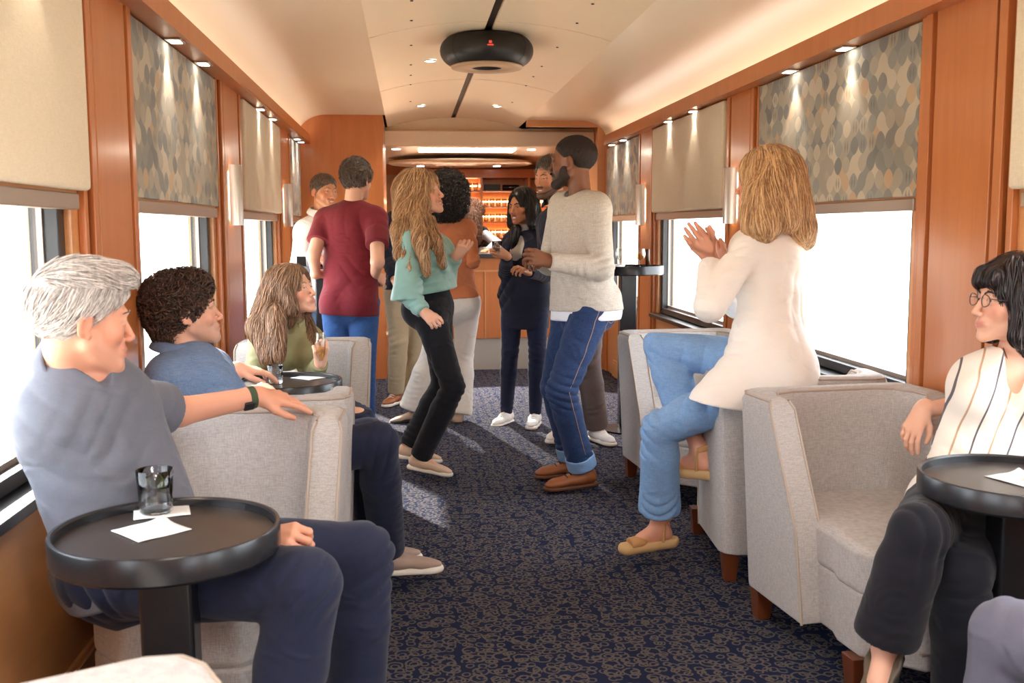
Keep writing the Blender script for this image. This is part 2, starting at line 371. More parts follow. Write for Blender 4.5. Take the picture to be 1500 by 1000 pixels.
d=struct(MB().box(-.75,-.14,13.36,13.4,0,2.02).build('door_1',simple('beige_door',srgb(176,140,108),.5))); MB().lathe([(0,0),(.02,.01),(.02,.04),(0,.05)],12,(-.2,13.34,1.0)).build('door_handle',M['steel'],d)
# ------------------------------------------------------------------ ring speaker
X,Y,Z=at(713,83,5.93)
e=empty('ring_speaker',(X,Y,2.33),0,'black ring shaped speaker hanging from the ceiling vault','speaker')
pr=[]
for i in range(25):
    a=-PI*.62+i/24*PI*1.24*1.0
    pr.append((.155+.11*math.cos(a) if True else 0,.078*math.sin(a)*1.05))
pr=[(.10,-.082)]+[(.155+.11*math.cos(a),.09*math.sin(a)) for a in np.linspace(-PI/2,PI/2,17)]+[(.05,.09),(0,.09)]
MB().lathe(pr,64).build('body',M['rubber'],e,smooth=True,autos=1.0)
MB().lathe([(.085,-.086),(.2,-.085),(.206,-.082),(.2,-.094),(.085,-.096),(.085,-.086)],64).build('grille_ring',simple('speaker_ring',srgb(190,160,130),.4),e,smooth=True)
MB().lathe([(.085,-.09),(.03,-.06),(0,-.055)],48).build('horn',M['rubber'],e,smooth=True)
RBM=simple('rib_black',(.004,.004,.004),.6)
for a in (-PI/2-.85,-PI/2+.85,PI/2-.8,PI/2+.8):
    b=MB()
    for i in range(12):
        t=-PI/2+i/12*PI; r0=.155+.113*math.cos(t); r1=.155+.113*math.cos(t+PI/12); z0,z1=.093*math.sin(t),.093*math.sin(t+PI/12)
        w=.018
        b.raw([(r0*math.cos(a-w),r0*math.sin(a-w),z0),(r0*math.cos(a+w),r0*math.sin(a+w),z0),(r1*math.cos(a+w),r1*math.sin(a+w),z1),(r1*math.cos(a-w),r1*math.sin(a-w),z1)],[(0,1,2,3)])
    b.build('rib',RBM,e)
lg=MB(); lg.box(-.008,.008,-.2695,-.2685,.0,.014); lg.box(-.017,.017,-.2695,-.2685,-.012,-.005); lg.build('logo',emis('logo_red',(.8,.06,.03),.8),e)
MB().lathe([(.03,.09),(.03,.13)],16).build('mount',M['rubber'],e)
# ------------------------------------------------------------------ sconces
for i,(x,y,s) in enumerate(((XL+.034,5.47,1),(XL+.034,7.78,1),(XR-.034,5.62,-1),(XR-.034,7.85,-1))):
    ztop=1.665; e=empty('wall_sconce',(x+s*.0005,y,ztop-.31),0,['half-round steel sconce on the pier behind the curly haired man','half-round steel sconce on the pier near the white shirted man','half-round steel sconce on the pier beside the blonde woman','half-round steel sconce on the pier above the tall round table'][i],'wall lamp')
    a=[(s*math.cos(t)*.058,math.sin(t)*.058) for t in np.linspace(-PI/2,PI/2,25)]
    out=a+[(px*.94,py*.94) for px,py in a[::-1]]
    MB().prism(out,2,0,.31).build('shade',M['steel'],e,smooth=True,autos=.6)
    MB().box(-.010+s*.022,.010+s*.022,-.025,.025,.03,.28).build('bulb',emis('sconce_bulb',(1,.78,.5),16),e)
# ------------------------------------------------------------------ chairs
def make_chair():
    root=empty('armchair',(0,0,0))
    W,D,HB,SH=.325,.42,.79,.43
    # one continuous shell: U plan swept upward; the wings' front edge slopes forward going down
    def plan(z):
        t=z/HB; ins=.035*(1-t)                     # narrower towards the floor
        fy=-.17+ (1-min(1,max(0,(z-.40)/(HB-.40))))*.17   # wing front
        if z<.40: fy=.0+.04*(1-z/.4)
        return W-ins, D-ins*.8, fy
    zs=[.115,.16,.28,.40,.50,.60,.70,.755,.78,.79]
    T=.085
    rings=[]
    for z in zs:
        w,d,fy=plan(z); rr=0.0
        if z>=.78: rr=.010
        if z>=.79: rr=.022
        w-=rr; d-=rr; fy-=rr; t=T-2*rr
        o=[(-w,fy),(-w,-d+.06),(-w+.018,-d+.018),(-w+.06,-d),(w-.06,-d),(w-.018,-d+.018),(w,-d+.06),(w,fy)]
        i_=[(w-t,fy),(w-t,-d+t+.10),(w-t-.03,-d+t+.03),(w-t-.10,-d+t),(-w+t+.10,-d+t),(-w+t+.03,-d+t+.03),(-w+t,-d+t+.10),(-w+t,fy)]
        rings.append([(x,y,z) for x,y in o+i_])
    mb=MB(); k=16; vs=[v for r in rings for v in r]; fs=[]
    for r in range(len(rings)-1):
        for i in range(k): j=(i+1)%k; fs.append((r*k+i,r*k+j,(r+1)*k+j,(r+1)*k+i))
    for base in (0,(len(rings)-1)*k):
        for i in range(7): fs.append((base+i,base+i+1,base+14-i,base+15-i))
    mb.raw(vs,fs)
    mb.build('shell',M['chair'],root,smooth=True,autos=1.1,bevel=.006)
    # piping
    pp=MB()
    def pipe(pts,r=.0045):
        pts=[Vector(p) for p in pts]
        for a,b in zip(pts,pts[1:]):
            d=(b-a); 
            if d.length<1e-5: continue
            q=d.to_track_quat('Z','Y'); vs=[a+q@Vector((r*math.cos(t*PI/3),r*math.sin(t*PI/3),0)) for t in range(6)]+[b+q@Vector((r*math.cos(t*PI/3),r*math.sin(t*PI/3),0)) for t in range(6)]
            pp.raw(vs,[(i,(i+1)%6,6+(i+1)%6,6+i) for i in range(6)])
    tr=rings[-2]; pipe(tr[0:8]); pipe(tr[8:16]); 
    for idx in (0,7,8,15): pipe([r[idx] for r in rings[:-1]])
    pp.build('piping',simple('piping',srgb(176,160,146),.8),root,smooth=True)
    # seat: chamfered front block + cushion
    def seatblock(z0,z1,infl,bev,name):
        w=W-T-.006+infl
        pts=[(-w,-D+T),(w,-D+T),(w,.10),(w+.02,.16),(w+.02,.28),(w-.10,.42),(-w+.10,.42),(-w-.02,.28),(-w-.02,.16),(-w,.10)]
        m=MB().prism(pts,2,z0,z1); return m.build(name,M['chair'],root,bevel=bev,seg=5,smooth=True)
    seatblock(.115,.30,.0,.012,'seat_base'); c=seatblock(.29,SH+.005,.004,.03,'seat_cushion')
    MB().box(-W+T+.09,W-T-.09,.414,.425,.165,.171).build('base_seam',simple('seam',srgb(150,136,124),.9),root)
    for x in (-.25,.25):
        for y in (-.33,.27):
            MB().raw([(x+a*r,y+b*r,z) for (r,z) in ((.022,0),(.033,.118)) for a,b in ((-1,-1),(1,-1),(1,1),(-1,1))],[(0,1,5,4),(1,2,6,5),(2,3,7,6),(3,0,4,7),(3,2,1,0),(4,5,6,7)]).build('leg',M['legwood'],root,bevel=.003)
    return root
ch0=make_chair()
CH=[((1.475,3.0,0),PI+.12,'light grey armchair turned to the camera where the striped-top woman sits'),
    ((1.47,3.99,0),-.08,'light grey armchair whose back the blonde woman in white perches on'),
    ((1.45,5.02,0),PI+.08,'light grey armchair behind the blonde woman\'s bent knee, facing the camera'),
    ((-.53,2.80,0),PI-.03,'light grey armchair holding the grey haired man'),
    ((-.53,3.76,0),.03,'light grey armchair holding the curly haired man in denim'),
    ((-.52,4.84,0),PI,'light grey armchair holding the woman in olive with a flute'),
    ((-.395,.835,0),PI+.46,'pale armchair cut off by the bottom edge, in front of the lime drink table'),
    ((1.47,1.42,0),.0,'armchair beyond the frame edge under the person with grey trousers')]
for i,(l,r,t) in enumerate(CH):
    o=ch0 if i==0 else copy_tree(ch0)
    o.location=l; o.rotation_euler=(0,0,r); tag(o,t,'armchair','light grey armchairs')
# ------------------------------------------------------------------ tables
def make_table(hh,r=.232):
    root=empty('round_table'); 
    MB().lathe([(0,hh-.022),(r-.012,hh-.022),(r-.012,hh-.004),(r-.008,hh),(r-.002,hh),(r,hh-.004),(r,hh-.052),(r-.006,hh-.058),(0,hh-.058)],72).build('tabletop',[M['black']],root,smooth=True,autos=.7)
    MB().lathe([(0,hh-.0205),(r-.0125,hh-.0205)],72).build('inlay',M['tabletop'],root)
    MB().box(-.055,.055,-.04,.04,.02,hh-.05).build('pedestal',M['black'],root,bevel=.01,seg=3)
    MB().lathe([(0,0),(.17,0),(.17,.012),(.06,.022),(0,.022)],48).build('foot_plate',M['black'],root,smooth=True,autos=.7)
    return root
TB=[]; T1X,T1Y=-.513,2.148
t0=make_table(.72); t1=make_table(1.09)
for i,(src,l,t) in enumerate(((t0,(T1X,T1Y,0),'low round black table with a lime drink before the grey haired man'),(t0,(1.502,2.37,0),'low round black table before the woman in the striped top'),(t0,(-.515,4.24,0),'low round black table between the denim shirt man and the woman in olive'),
        (t1,(1.42,6.6,0),'tall round black table with a wine glass behind the man in jeans and sweater'),(t1,(-.585,7.1,0),'tall round black table half hidden behind the man in the maroon T-shirt'))):
    o=src if i in (0,3) else copy_tree(src); o.location=l; tag(o,t,'table','low round tables' if src is t0 else 'tall round tables'); TB.append(o)
TZ=.72-.0205+.0008
def napkin(x,y,z,rz,label,s=.12,curl=.012):
    n_=8; vs=[];fs=[]
    for i in range(n_+1):
        for j in range(n_+1):
            u,v=i/n_-.5,j/n_-.5; d=max(0,(u+v)*1.0-.55)
            vs.append((u*s,v*s,.0022+curl*d*4*d+ .0006*math.sin(9*u+4*v)))
    for i in range(n_):
        for j in range(n_): a=i*(n_+1)+j; fs.append((a,a+n_+1,a+n_+2,a+1))
    m=MB().raw(vs,fs); o=m.build('paper_napkin',M['white'],smooth=True); s_=o.modifiers.new('t','SOLIDIFY'); s_.thickness=.0012; s_.offset=1
    o.location=(x,y,z); o.rotation_euler=(0,0,rz); tag(o,label,'napkin'); return o
def at_z(px,py,z):
    r=MC@np.array([(px-750)/F,(500-py)/F,1.0]); return np.array([0,0,H])+r*((z-H)/r[2])
p=at_z(237,748,TZ); napkin(p[0],p[1],TZ,.25,'white paper napkin under the lime drink on the round table')
G1=p
p=at_z(222,777,TZ); napkin(p[0],p[1],TZ,.72,'white paper napkin lying before the lime drink')
p=at_z(455,553,TZ); napkin(p[0],p[1],TZ,.8,'white paper napkin on the table by the woman in olive')
p=at_z(418,547,TZ); napkin(p[0],p[1],TZ,.3,'white paper napkin beside the tumbler held by the denim shirt man')
p=at_z(1496,702,TZ); napkin(p[0],p[1],TZ,.3,'white paper napkin on the table before the striped-top woman')
def tumbler(loc,r,h,label,fill=True,ice=True,parent=None,mat='water'):
    e=empty('tumbler',loc,0,label,'glass')
    rb=r*.86
    MB().lathe([(0,0),(rb*.9,0),(rb,.004),(r,h-.001),(r-.0012,h),(r-.0025,h-.001),(rb-.003,.012),(0,.011)],40).build('bowl',M['glass'],e,smooth=True,autos=1.2)
    if fill:
        MB().lathe([(0,.012),(rb-.0035,.0125),(rb+(r-rb)*.7-.0035,h*.7),(0,h*.7)],32).build('drink',M[mat],e,smooth=True,autos=.8)
    if ice:
        for k in range(4):
            o=MB().box(-.012,.012,-.012,.012,-.011,.011).build('ice_cube',M['ice'],e,bevel=.003); a=k*1.7; o.location=(.016*math.cos(a),.016*math.sin(a),h*(.35+.12*k)); o.rotation_euler=(k,.5*k,k*.8)
        l=MB().lathe([(0,0),(.017,.0),(.02,.005),(.017,.01),(0,.01)],20).build('lime_wedge',M['lime'],e,smooth=True); l.location=(.012,-.006,h*.66); l.rotation_euler=(.6,.5,0)
    return e
p=at_z(229,750,TZ+.002); tumbler((p[0],p[1],TZ+.003),.041,.098,'glass tumbler with ice and lime on the near round table')
p=at_z(404,562,TZ); tumbler((p[0],p[1],TZ+.003),.032,.075,'small clear tumbler between the denim shirt man\'s hands',True,False)
def stemglass(loc,label,prof,liq,name='wine_glass',tilt=(0,0,0)):
    e=empty(name,loc,0,label,'glass'); e.rotation_euler=tilt
    MB().lathe(prof,32).build('bowl',M['glassc'],e,smooth=True,autos=1.3); MB().lathe(liq,28).build('drink',M['champ'],e,smooth=True,autos=.8); return e
FL=[(0,.001),(.028,.0),(.03,.002),(.006,.006),(.0035,.012),(.0035,.06),(.008,.07),(.019,.10),(.023,.14),(.021,.20),(.0198,.20),(.0218,.14),(.0178,.102),(.007,.075),(0,.074)]
FLQ=[(0,.076),(.0065,.077),(.017,.103),(.0205,.135),(0,.135)]
WG=[(0,.001),(.03,0),(.032,.002),(.006,.006),(.004,.012),(.004,.05),(.02,.062),(.033,.085),(.034,.10),(.027,.13),(.026,.13),(.0325,.10),(.031,.086),(.018,.064),(0,.056)]
WGQ=[(0,.058),(.018,.066),(.0295,.086),(.031,.098),(0,.098)]
p=at(936,386,6.55); stemglass((p[0],6.52,1.0705),'stemmed glass of golden wine on the tall table by the window',WG,WGQ)
p=at(915,386,6.5); stemglass((p[0]-.0,6.63,1.0705),'clear stemmed glass on the tall table beside the golden wine',WG,[(0,.058),(.01,.06),(.01,.062),(0,.062)])
b=MB().lathe([(0,0),(.05,0),(.062,.03),(.058,.03),(.047,.006),(0,.006)],24).build('snack_bowl',M['white'],smooth=True); b.location=(1.32,6.5,1.0705); tag(b,'small white bowl on the tall table beside the sweater man','bowl')
b=MB().lathe([(0,0),(.014,0),(.014,.12),(.011,.124),(0,.124)],16).build('candle_stick',simple('dark_brown',(.05,.02,.012),.4),smooth=True); b.location=(1.57,6.68,1.0705); tag(b,'slim dark brown candle holder on the tall table','candle holder')
o=MB().raw([(-.03,-.03,0),(.03,-.03,0),(.03,0,.08),(-.03,0,.08),(-.03,.03,0),(.03,.03,0)],[(0,1,2,3),(3,2,5,4)]).build('menu_card',M['black']); o.location=(-.73,7.08,1.0715); s_=o.modifiers.new('t','SOLIDIFY'); s_.thickness=.003; tag(o,'small folded dark card on the tall table before the white shirt man','card')
# outside
struct(MB().box(-60,60,-60,80,-1.4,-1.3).build('ground',simple('dry_ground',srgb(226,216,196),.9)))
# ------------------------------------------------------------------ implicit surfaces
A=lambda *v: np.array(v,dtype=np.float64)
def nrm(v): v=np.asarray(v,float); return v/ (np.linalg.norm(v)+1e-12)
def lerp(a,b,t): return a+(b-a)*t
class Fld:
    def __init__(s): s.p=[]
    def _add(s,f,lo,hi,op,k): s.p.append((f,np.asarray(lo,float),np.asarray(hi,float),op,k)); return s
    def cap(s,a,b,ra,rb=None,k=.02,op='u',flat=None,fd=None):
        a=np.asarray(a,float); b=np.asarray(b,float); rb=ra if rb is None else rb; ba=b-a; L=max(ba@ba,1e-9); fdv=None if fd is None else nrm(fd)
        def f(P):
            q=P-a; h=np.clip(q@ba/L,0,1); w=q-h[...,None]*ba; r=ra+(rb-ra)*h
            if flat is None: return np.sqrt((w*w).sum(-1))-r
            wn=(w@fdv)[...,None]*fdv; w1=w+(1/flat-1)*wn; w2=w+(1/flat**2-1)*wn
            k0=np.sqrt((w1*w1).sum(-1))/r; k1=np.sqrt((w2*w2).sum(-1))/r**2+1e-9
            return k0*(k0-1)/k1
        m=max(ra,rb); return s._add(f,np.minimum(a,b)-m,np.maximum(a,b)+m,op,k)
    def ell(s,c,R,r,k=.02,op='u'):
        c=np.asarray(c,float); r=np.asarray(r,float); R=np.eye(3) if R is None else R
        def f(P):
            q=(P-c)@R; k0=np.sqrt(((q/r)**2).sum(-1)); k1=np.sqrt(((q/r**2)**2).sum(-1))+1e-9
            return k0*(k0-1)/k1
        e=np.sqrt(((R*r)**2).sum(1)); return s._add(f,c-e,c+e,op,k)
    def box(s,c,R,h,r,k=.01,op='u'):
        c=np.asarray(c,float); h=np.asarray(h,float); R=np.eye(3) if R is None else R
        def f(P):
            q=np.abs((P-c)@R)-h+r; return np.sqrt((np.maximum(q,0)**2).sum(-1))+np.minimum(q.max(-1),0)-r
        e=np.abs(R*h).sum(1); return s._add(f,c-e,c+e,op,k)
    def plane(s,p,n,k=.004):
        """keep the side that n points away from"""
        p=np.asarray(p,float); n=nrm(n)
        return s._add(lambda P:(P-p)@n,[-99]*3,[99]*3,'i',k)
    def fold(s,c,rad,axis,wl,amp,seed=0):
        c=np.asarray(c,float); ax=nrm(axis); r2=np.random.default_rng(seed); w1=r2.normal(size=3)*9; w2=r2.normal(size=3)*17; w3=r2.normal(size=3)*16; ax=nrm(ax+r2.normal(size=3)*.28)
        def f(P):
            q=P-c; fo=np.exp(-((q*q).sum(-1))/(rad*rad)*1.5); ph=(q@ax)*2*PI/wl+1.6*np.sin(q@w1+seed)+.8*np.sin(q@w2)
            mk=.55+.45*np.sin(q@w3+seed*2.1); t=1-2*np.abs(np.sin(ph/2))**.7; return amp*fo*t*mk
        return s._add(f,c-rad,c+rad,'d',0)
    def ev(s,P):
        D=np.full(P.shape[:-1],1.0)
        for f,lo,hi,op,k in s.p:
            D=s._op(D,f(P),op,k)
        return D
    @staticmethod
    def _op(D,d,op,k):
        if op=='u':
            if k<=0: return np.minimum(D,d)
            h=np.maximum(k-np.abs(D-d),0)/k; return np.minimum(D,d)-h*h*k*.25
        if op in('s','i'):
            if op=='s': d=-d
            h=np.maximum(k-np.abs(D-d),0)/max(k,1e-6); return np.maximum(D,d)+h*h*k*.25
        return D+d
    def grad(s,P,e=.0015):
        g=np.stack([s.ev(P+A(e,0,0))-s.ev(P-A(e,0,0)),s.ev(P+A(0,e,0))-s.ev(P-A(0,e,0)),s.ev(P+A(0,0,e))-s.ev(P-A(0,0,e))],-1)
        return g/(np.linalg.norm(g,axis=-1,keepdims=True)+1e-9)
    def bounds(s):
        lo=np.min([p[1] for p in s.p if p[3]=='u'],0); hi=np.max([p[2] for p in s.p if p[3]=='u'],0); return lo,hi
    def grid(s,lo,hi,v):
        n=np.maximum(np.ceil((hi-lo)/v).astype(int)+1,3)
        ax=[lo[i]+np.arange(n[i])*v for i in range(3)]
        D=np.full(tuple(n),1.0,np.float32)
        for f,pl,ph,op,k in s.p:
            m=k+2.5*v
            i0=np.clip(np.floor((pl-m-lo)/v).astype(int),0,n); i1=np.clip(np.ceil((ph+m-lo)/v).astype(int)+1,0,n)
            if (i1<=i0).any(): continue
            G=np.stack(np.meshgrid(*[ax[i][i0[i]:i1[i]] for i in range(3)],indexing='ij'),-1)
            sl=tuple(slice(i0[i],i1[i]) for i in range(3))
            D[sl]=s._op(D[sl],f(G),op,k)
        return D
    def mesh(s,lo=None,hi=None,v=.005):
        """surface nets: (verts, quads)"""
        if lo is None:
            lo,hi=s.bounds(); lo=lo-3*v; hi=hi+3*v
        lo=np.floor(np.asarray(lo)/v)*v
        D=s.grid(lo,np.asarray(hi),v); I=D<0
        n=np.array(D.shape)-1
        c=[I[a:n[0]+a,b:n[1]+b,d:n[2]+d] for a in (0,1) for b in (0,1) for d in (0,1)]
        sm=sum(x.astype(np.int8) for x in c); act=(sm>0)&(sm<8)
        idx=np.argwhere(act)
        if len(idx)==0: return np.zeros((0,3)),np.zeros((0,4),int)
        off=np.array([(a,b,d) for a in (0,1) for b in (0,1) for d in (0,1)])
        V=np.stack([D[idx[:,0]+o[0],idx[:,1]+o[1],idx[:,2]+o[2]] for o in off],1).astype(float)
        acc=np.zeros((len(idx),3)); cnt=np.zeros(len(idx))
        for i in range(8):
            for ax in range(3):
                if off[i][ax]==0:
                    o2=off[i].copy(); o2[ax]=1; j=int(o2[0]*4+o2[1]*2+o2[2])
                    a,b=V[:,i],V[:,j]; m=(a<0)!=(b<0); t=np.where(m,a/np.where(m,a-b,1),0)
                    p=off[i][None].astype(float).repeat(len(idx),0); p[:,ax]=t
                    acc+=p*m[:,None]; cnt+=m
        P=lo+(idx+acc/cnt[:,None])*v
        vid=np.full(tuple(n),-1,np.int64); vid[tuple(idx.T)]=np.arange(len(idx))
        Q=[]
        for ax in range(3):
            u,w=(ax+1)%3,(ax+2)%3
            sl0=[slice(1,-1)]*3; sl1=[slice(1,-1)]*3
            sl0[ax]=slice(0,-1); sl1[ax]=slice(1,None)
            a=I[tuple(sl0)]; b=I[tuple(sl1)]
            e=np.argwhere(a!=b); 
            if len(e)==0: continue
            st=a[tuple(e.T)]
            g=e.copy(); 
            for d in range(3):
                if d!=ax: g[:,d]+=1
            def q(du,dw):
                h=g.copy(); h[:,u]-=du; h[:,w]-=dw; return vid[tuple(h.T)]
            f=np.stack([q(1,1),q(0,1),q(0,0),q(1,0)],1); f[~st]=f[~st][:,::-1]
            Q.append(f[(f>=0).all(1)])
        return P,np.concatenate(Q)
def np_mesh(name,V,Fq,mats,parent,smooth=True,mi=None):
    me=bpy.data.meshes.new(name); k=Fq.shape[1] if len(Fq) else 4
    me.vertices.add(len(V)); me.vertices.foreach_set('co',np.ascontiguousarray(V,np.float32).ravel())
    me.loops.add(Fq.size); me.loops.foreach_set('vertex_index',Fq.astype(np.int32).ravel())
    me.polygons.add(len(Fq)); me.polygons.foreach_set('loop_start',np.arange(len(Fq),dtype=np.int32)*k)
    me.polygons.foreach_set('use_smooth',np.ones(len(Fq),bool))
    if mi is not None: me.polygons.foreach_set('material_index',mi.astype(np.int32))
    me.update(calc_edges=True); me.validate()
    return link(name,me,parent,mats)
def relax(V,Q,it=2,lam=.5):
    for _ in range(it):
        s=np.zeros_like(V); c=np.zeros(len(V))
        for a,b in ((0,1),(1,2),(2,3),(3,0)):
            np.add.at(s,Q[:,a],V[Q[:,b]]); np.add.at(s,Q[:,b],V[Q[:,a]]); np.add.at(c,Q[:,a],1); np.add.at(c,Q[:,b],1)
        V=V+lam*(s/np.maximum(c,1)[:,None]-V)
    return V
# ------------------------------------------------------------------ materials for people
def skin_mat(name,col,lip,stub=(.05,.035,.03)):
    n=NT(name); at_=n.add('ShaderNodeAttribute',attribute_name='tint'); sp=n.add('ShaderNodeSeparateColor',i={0:at_.outputs['Color']})
    v=n.coord(); f=n.noise(v,30,3)
    c=n.mix(n.math('MULTIPLY',f,.25),col,tuple(x*.8 for x in col))
    c=n.mix(n.math('MULTIPLY',sp.outputs[2],.5),c,(min(1,col[0]*1.0),col[1]*.62,col[2]*.58))
    c=n.mix(n.math('MULTIPLY',sp.outputs[1],n.math('MULTIPLY_ADD',n.noise(v,420,2),.9,.35)),c,stub)
    c=n.mix(sp.outputs[0],c,lip)
    n.set(Base_Color=c,Roughness=.46); n.b.inputs['Specular IOR Level'].default_value=.4
    n.b.inputs['Subsurface Weight'].default_value=.06; n.b.inputs['Subsurface Radius'].default_value=(.012,.005,.003); n.b.inputs['Subsurface Scale'].default_value=1.0
    n.bump(n.noise(v,260,2),.12,.0015); return n.m
def hair_mat(name,a,b,rough=.38):
    n=NT(name); v=n.coord((1,1,.12)); f=n.noise(v,120,3,.6); g=n.noise(n.coord(),9,3)
    rn=n.add('ShaderNodeAttribute',attribute_name='rnd').outputs['Fac']; f=n.math('MULTIPLY_ADD',n.math('SUBTRACT',rn,.5),.55,f)
    c=n.mix(n.ramp(f,[(.3,(0,0,0)),(.7,(1,1,1))]),tuple(min(1,x*1.18) for x in a),b); c=n.mix(n.math('MULTIPLY',g,.3),c,tuple(x*.55 for x in a))
    n.set(Base_Color=c,Roughness=rough); n.b.inputs['Specular IOR Level'].default_value=.45; return n.m
def cloth(name,col,col2=None,s=600,amt=.35,rough=.85,bump=.25,sheen=.1,wr=.55):
    m=fabric(name,col,col2,s,rough,bump,amt,sheen); t=m.node_tree; b=t.nodes['Principled BSDF']; old=b.inputs['Normal'].links[0].from_node
    tc=t.nodes.new('ShaderNodeTexCoord'); mp=t.nodes.new('ShaderNodeMapping'); mp.inputs['Rotation'].default_value=(.4,.3,.5); mp.inputs['Scale'].default_value=(1,1,1.7)
    a=t.nodes.new('ShaderNodeTexNoise'); a.inputs['Scale'].default_value=8; a.inputs['Detail'].default_value=2.5; a.inputs['Roughness'].default_value=.45; a.inputs['Distortion'].default_value=1.3
    try: a.noise_type='RIDGED_MULTIFRACTAL'; 
    except Exception: pass
    bp=t.nodes.new('ShaderNodeBump'); bp.inputs['Strength'].default_value=wr; bp.inputs['Distance'].default_value=.012
    t.links.new(tc.outputs['Object'],mp.inputs[0]); t.links.new(mp.outputs[0],a.inputs['Vector']); t.links.new(a.outputs['Fac'],bp.inputs['Height']); t.links.new(bp.outputs[0],old.inputs['Normal'])
    return m
EYE_W=simple('eye_white',(.78,.75,.72),.2); PUP=simple('pupil',(.005,.005,.005),.1)
TEETH=simple('teeth',(.85,.82,.76),.25)
# ------------------------------------------------------------------ head
def frame(f,u=(0,0,1)):
    f=nrm(f); s=nrm(np.cross(f,u)); u=np.cross(s,f); return np.stack([s,f,u],1)
class Head:
    def __init__(h,c,f,u=(0,0,1),s=1.0,sex='m',smile=0,open_=1.0,jaw=1.0,nose=1.0):
        h.c=np.asarray(c,float); h.R=frame(f,u); h.s=s; h.sex=sex; h.smile=smile; h.open=open_; h.jaw=jaw; h.nose=nose
    def T(h,*p): return h.c+h.R@(np.array(p,float)*h.s)
    def L(h,P): return (P-h.c)@h.R/h.s
    def e(h,F_,c,r,k=.02,op='u',rot=None):
        R=h.R if rot is None else h.R@rot; F_.ell(h.T(*c),R,np.array(r)*h.s,k*h.s,op)
    def cp(h,F_,a,b,ra,rb=None,k=.01,op='u'): F_.cap(h.T(*a),h.T(*b),ra*h.s,(rb if rb is not None else ra)*h.s,k*h.s,op)
    def build(h,F_):
        m=h.sex=='m'; j=h.jaw; sm=h.smile
        h.e(F_,(0,-.012,.035),(.075,.098,.086)); h.e(F_,(0,.026,-.032),(.059,.064,.076),.03)
        for x in (-1,1):
            h.cp(F_,(x*.05*j,.004,-.05),(x*.019*j,.068,-.097),.021 if m else .018,.018 if m else .013,.022)
            h.e(F_,(x*(.043+.003*sm),.058,-.026+.004*sm),(.019,.02,.02+.002*sm),.02)
        h.e(F_,(0,.080,-.1),(.022 if m else .017,.017,.017),.015)
        h.cp(F_,(-.03,.081,.019),(.03,.081,.019),.0115 if m else .009,None,.014)
        h.e(F_,(0,.083,-.066),(.028,.016,.021),.015)
        for x in (-1,1):
            h.e(F_,(x*.0325,.1,.002),(.018,.012,.0125),.012,'s')
            h.e(F_,(x*.0325,.0755,.001),(.0142,.0142,.0138),.005)
            h.e(F_,(x*.0325,.094,.0005),(.0128,.0105,.0052*h.open),.0018,'s')
        n_=h.nose
        h.cp(F_,(0,.087,.010),(0,.088+.020*n_,-.033),.0062,.0086,.010); h.e(F_,(0,.089+.019*n_,-.036),(.0095,.009,.0085),.006)
        for x in (-1,1): h.e(F_,(x*.0125,.1,-.039),(.0075,.0085,.007),.006)
        zc=-.0635+.009*sm; g=.0045+.0065*sm
        for x in (-1,1):
            w=.0255+.005*sm
            h.cp(F_,(0,.0970,-.0625),(x*w,.0885-.005*sm,zc-.001),.0038 if m else .0044,.0026,.005)
            h.cp(F_,(0,.0955,-.067-g),(x*w,.0875-.005*sm,zc-.003),.0044 if m else .0050,.0026,.005)
        if sm>.3: h.e(F_,(0,.097,-.0655-.003*sm),(.018+.006*sm,.010,.0052*sm),.002,'s')
        else: h.e(F_,(0,.106,-.0672),(.024,.010,.0012),.002,'s')
        for x in (-1,1):
            a=.25; rt=np.array([[math.cos(x*.35),-math.sin(x*.35),0],[math.sin(x*.35),math.cos(x*.35),0],[0,0,1]])@np.array([[1,0,0],[0,math.cos(a),math.sin(a)],[0,-math.sin(a),math.cos(a)]])
            h.e(F_,(x*.080,-.012,-.006),(.0068,.0175,.0305),.007,'u',rt); h.e(F_,(x*.0875,-.009,-.003),(.0065,.010,.019),.004,'s',rt)
            h.e(F_,(x*.0795,-.004,-.030),(.0055,.008,.009),.006)
    def tint(h,V,beard=0,stub=0):
        q=h.L(V); x,y,z=q.T; t=np.zeros((len(V),4),np.float32); t[:,3]=1
        ax=np.abs(x); zc=-.0665+.012*h.smile*(ax/.026)**2
        lip=np.clip(1.25-np.sqrt((ax/(.027+.006*h.smile))**4+((z-zc)/(.0105+.006*h.smile))**2),0,1)*(y>.075)*1.4
        t[:,0]=np.clip(lip,0,1)*(.75 if h.sex=='f' else .45)
        if stub:
            b=np.clip((-.035-z+.25*np.maximum(0,.06-y))/.02,0,1)*np.clip((y+.005)/.02,0,1)*(z>-.13)*(ax<.085)
            t[:,1]=np.clip(b*stub,0,1)*(1-t[:,0])
        er=np.sqrt(((ax-.0325)/.0150)**2+((z-.001)/(.0060*h.open+.0012))**2); la=np.clip(1-np.abs(er-1.05)/.3,0,1)*(z>-.001)*(y>.07); t[:,1]=np.maximum(t[:,1],la*(.95 if h.sex=='f' else .7))
        t[:,2]=np.clip(1.3-np.sqrt(((ax-.043)/.025)**2+((z+.03)/.025)**2),0,1)*(y>.03)+np.clip(1-np.sqrt((x/.014)**2+((z+.036)/.014)**2),0,1)*(y>.1)+.6*(ax>.075)*(np.abs(z)<.04)*(y<.03)
        t[:,2]=np.clip(t[:,2],0,1)
        return t
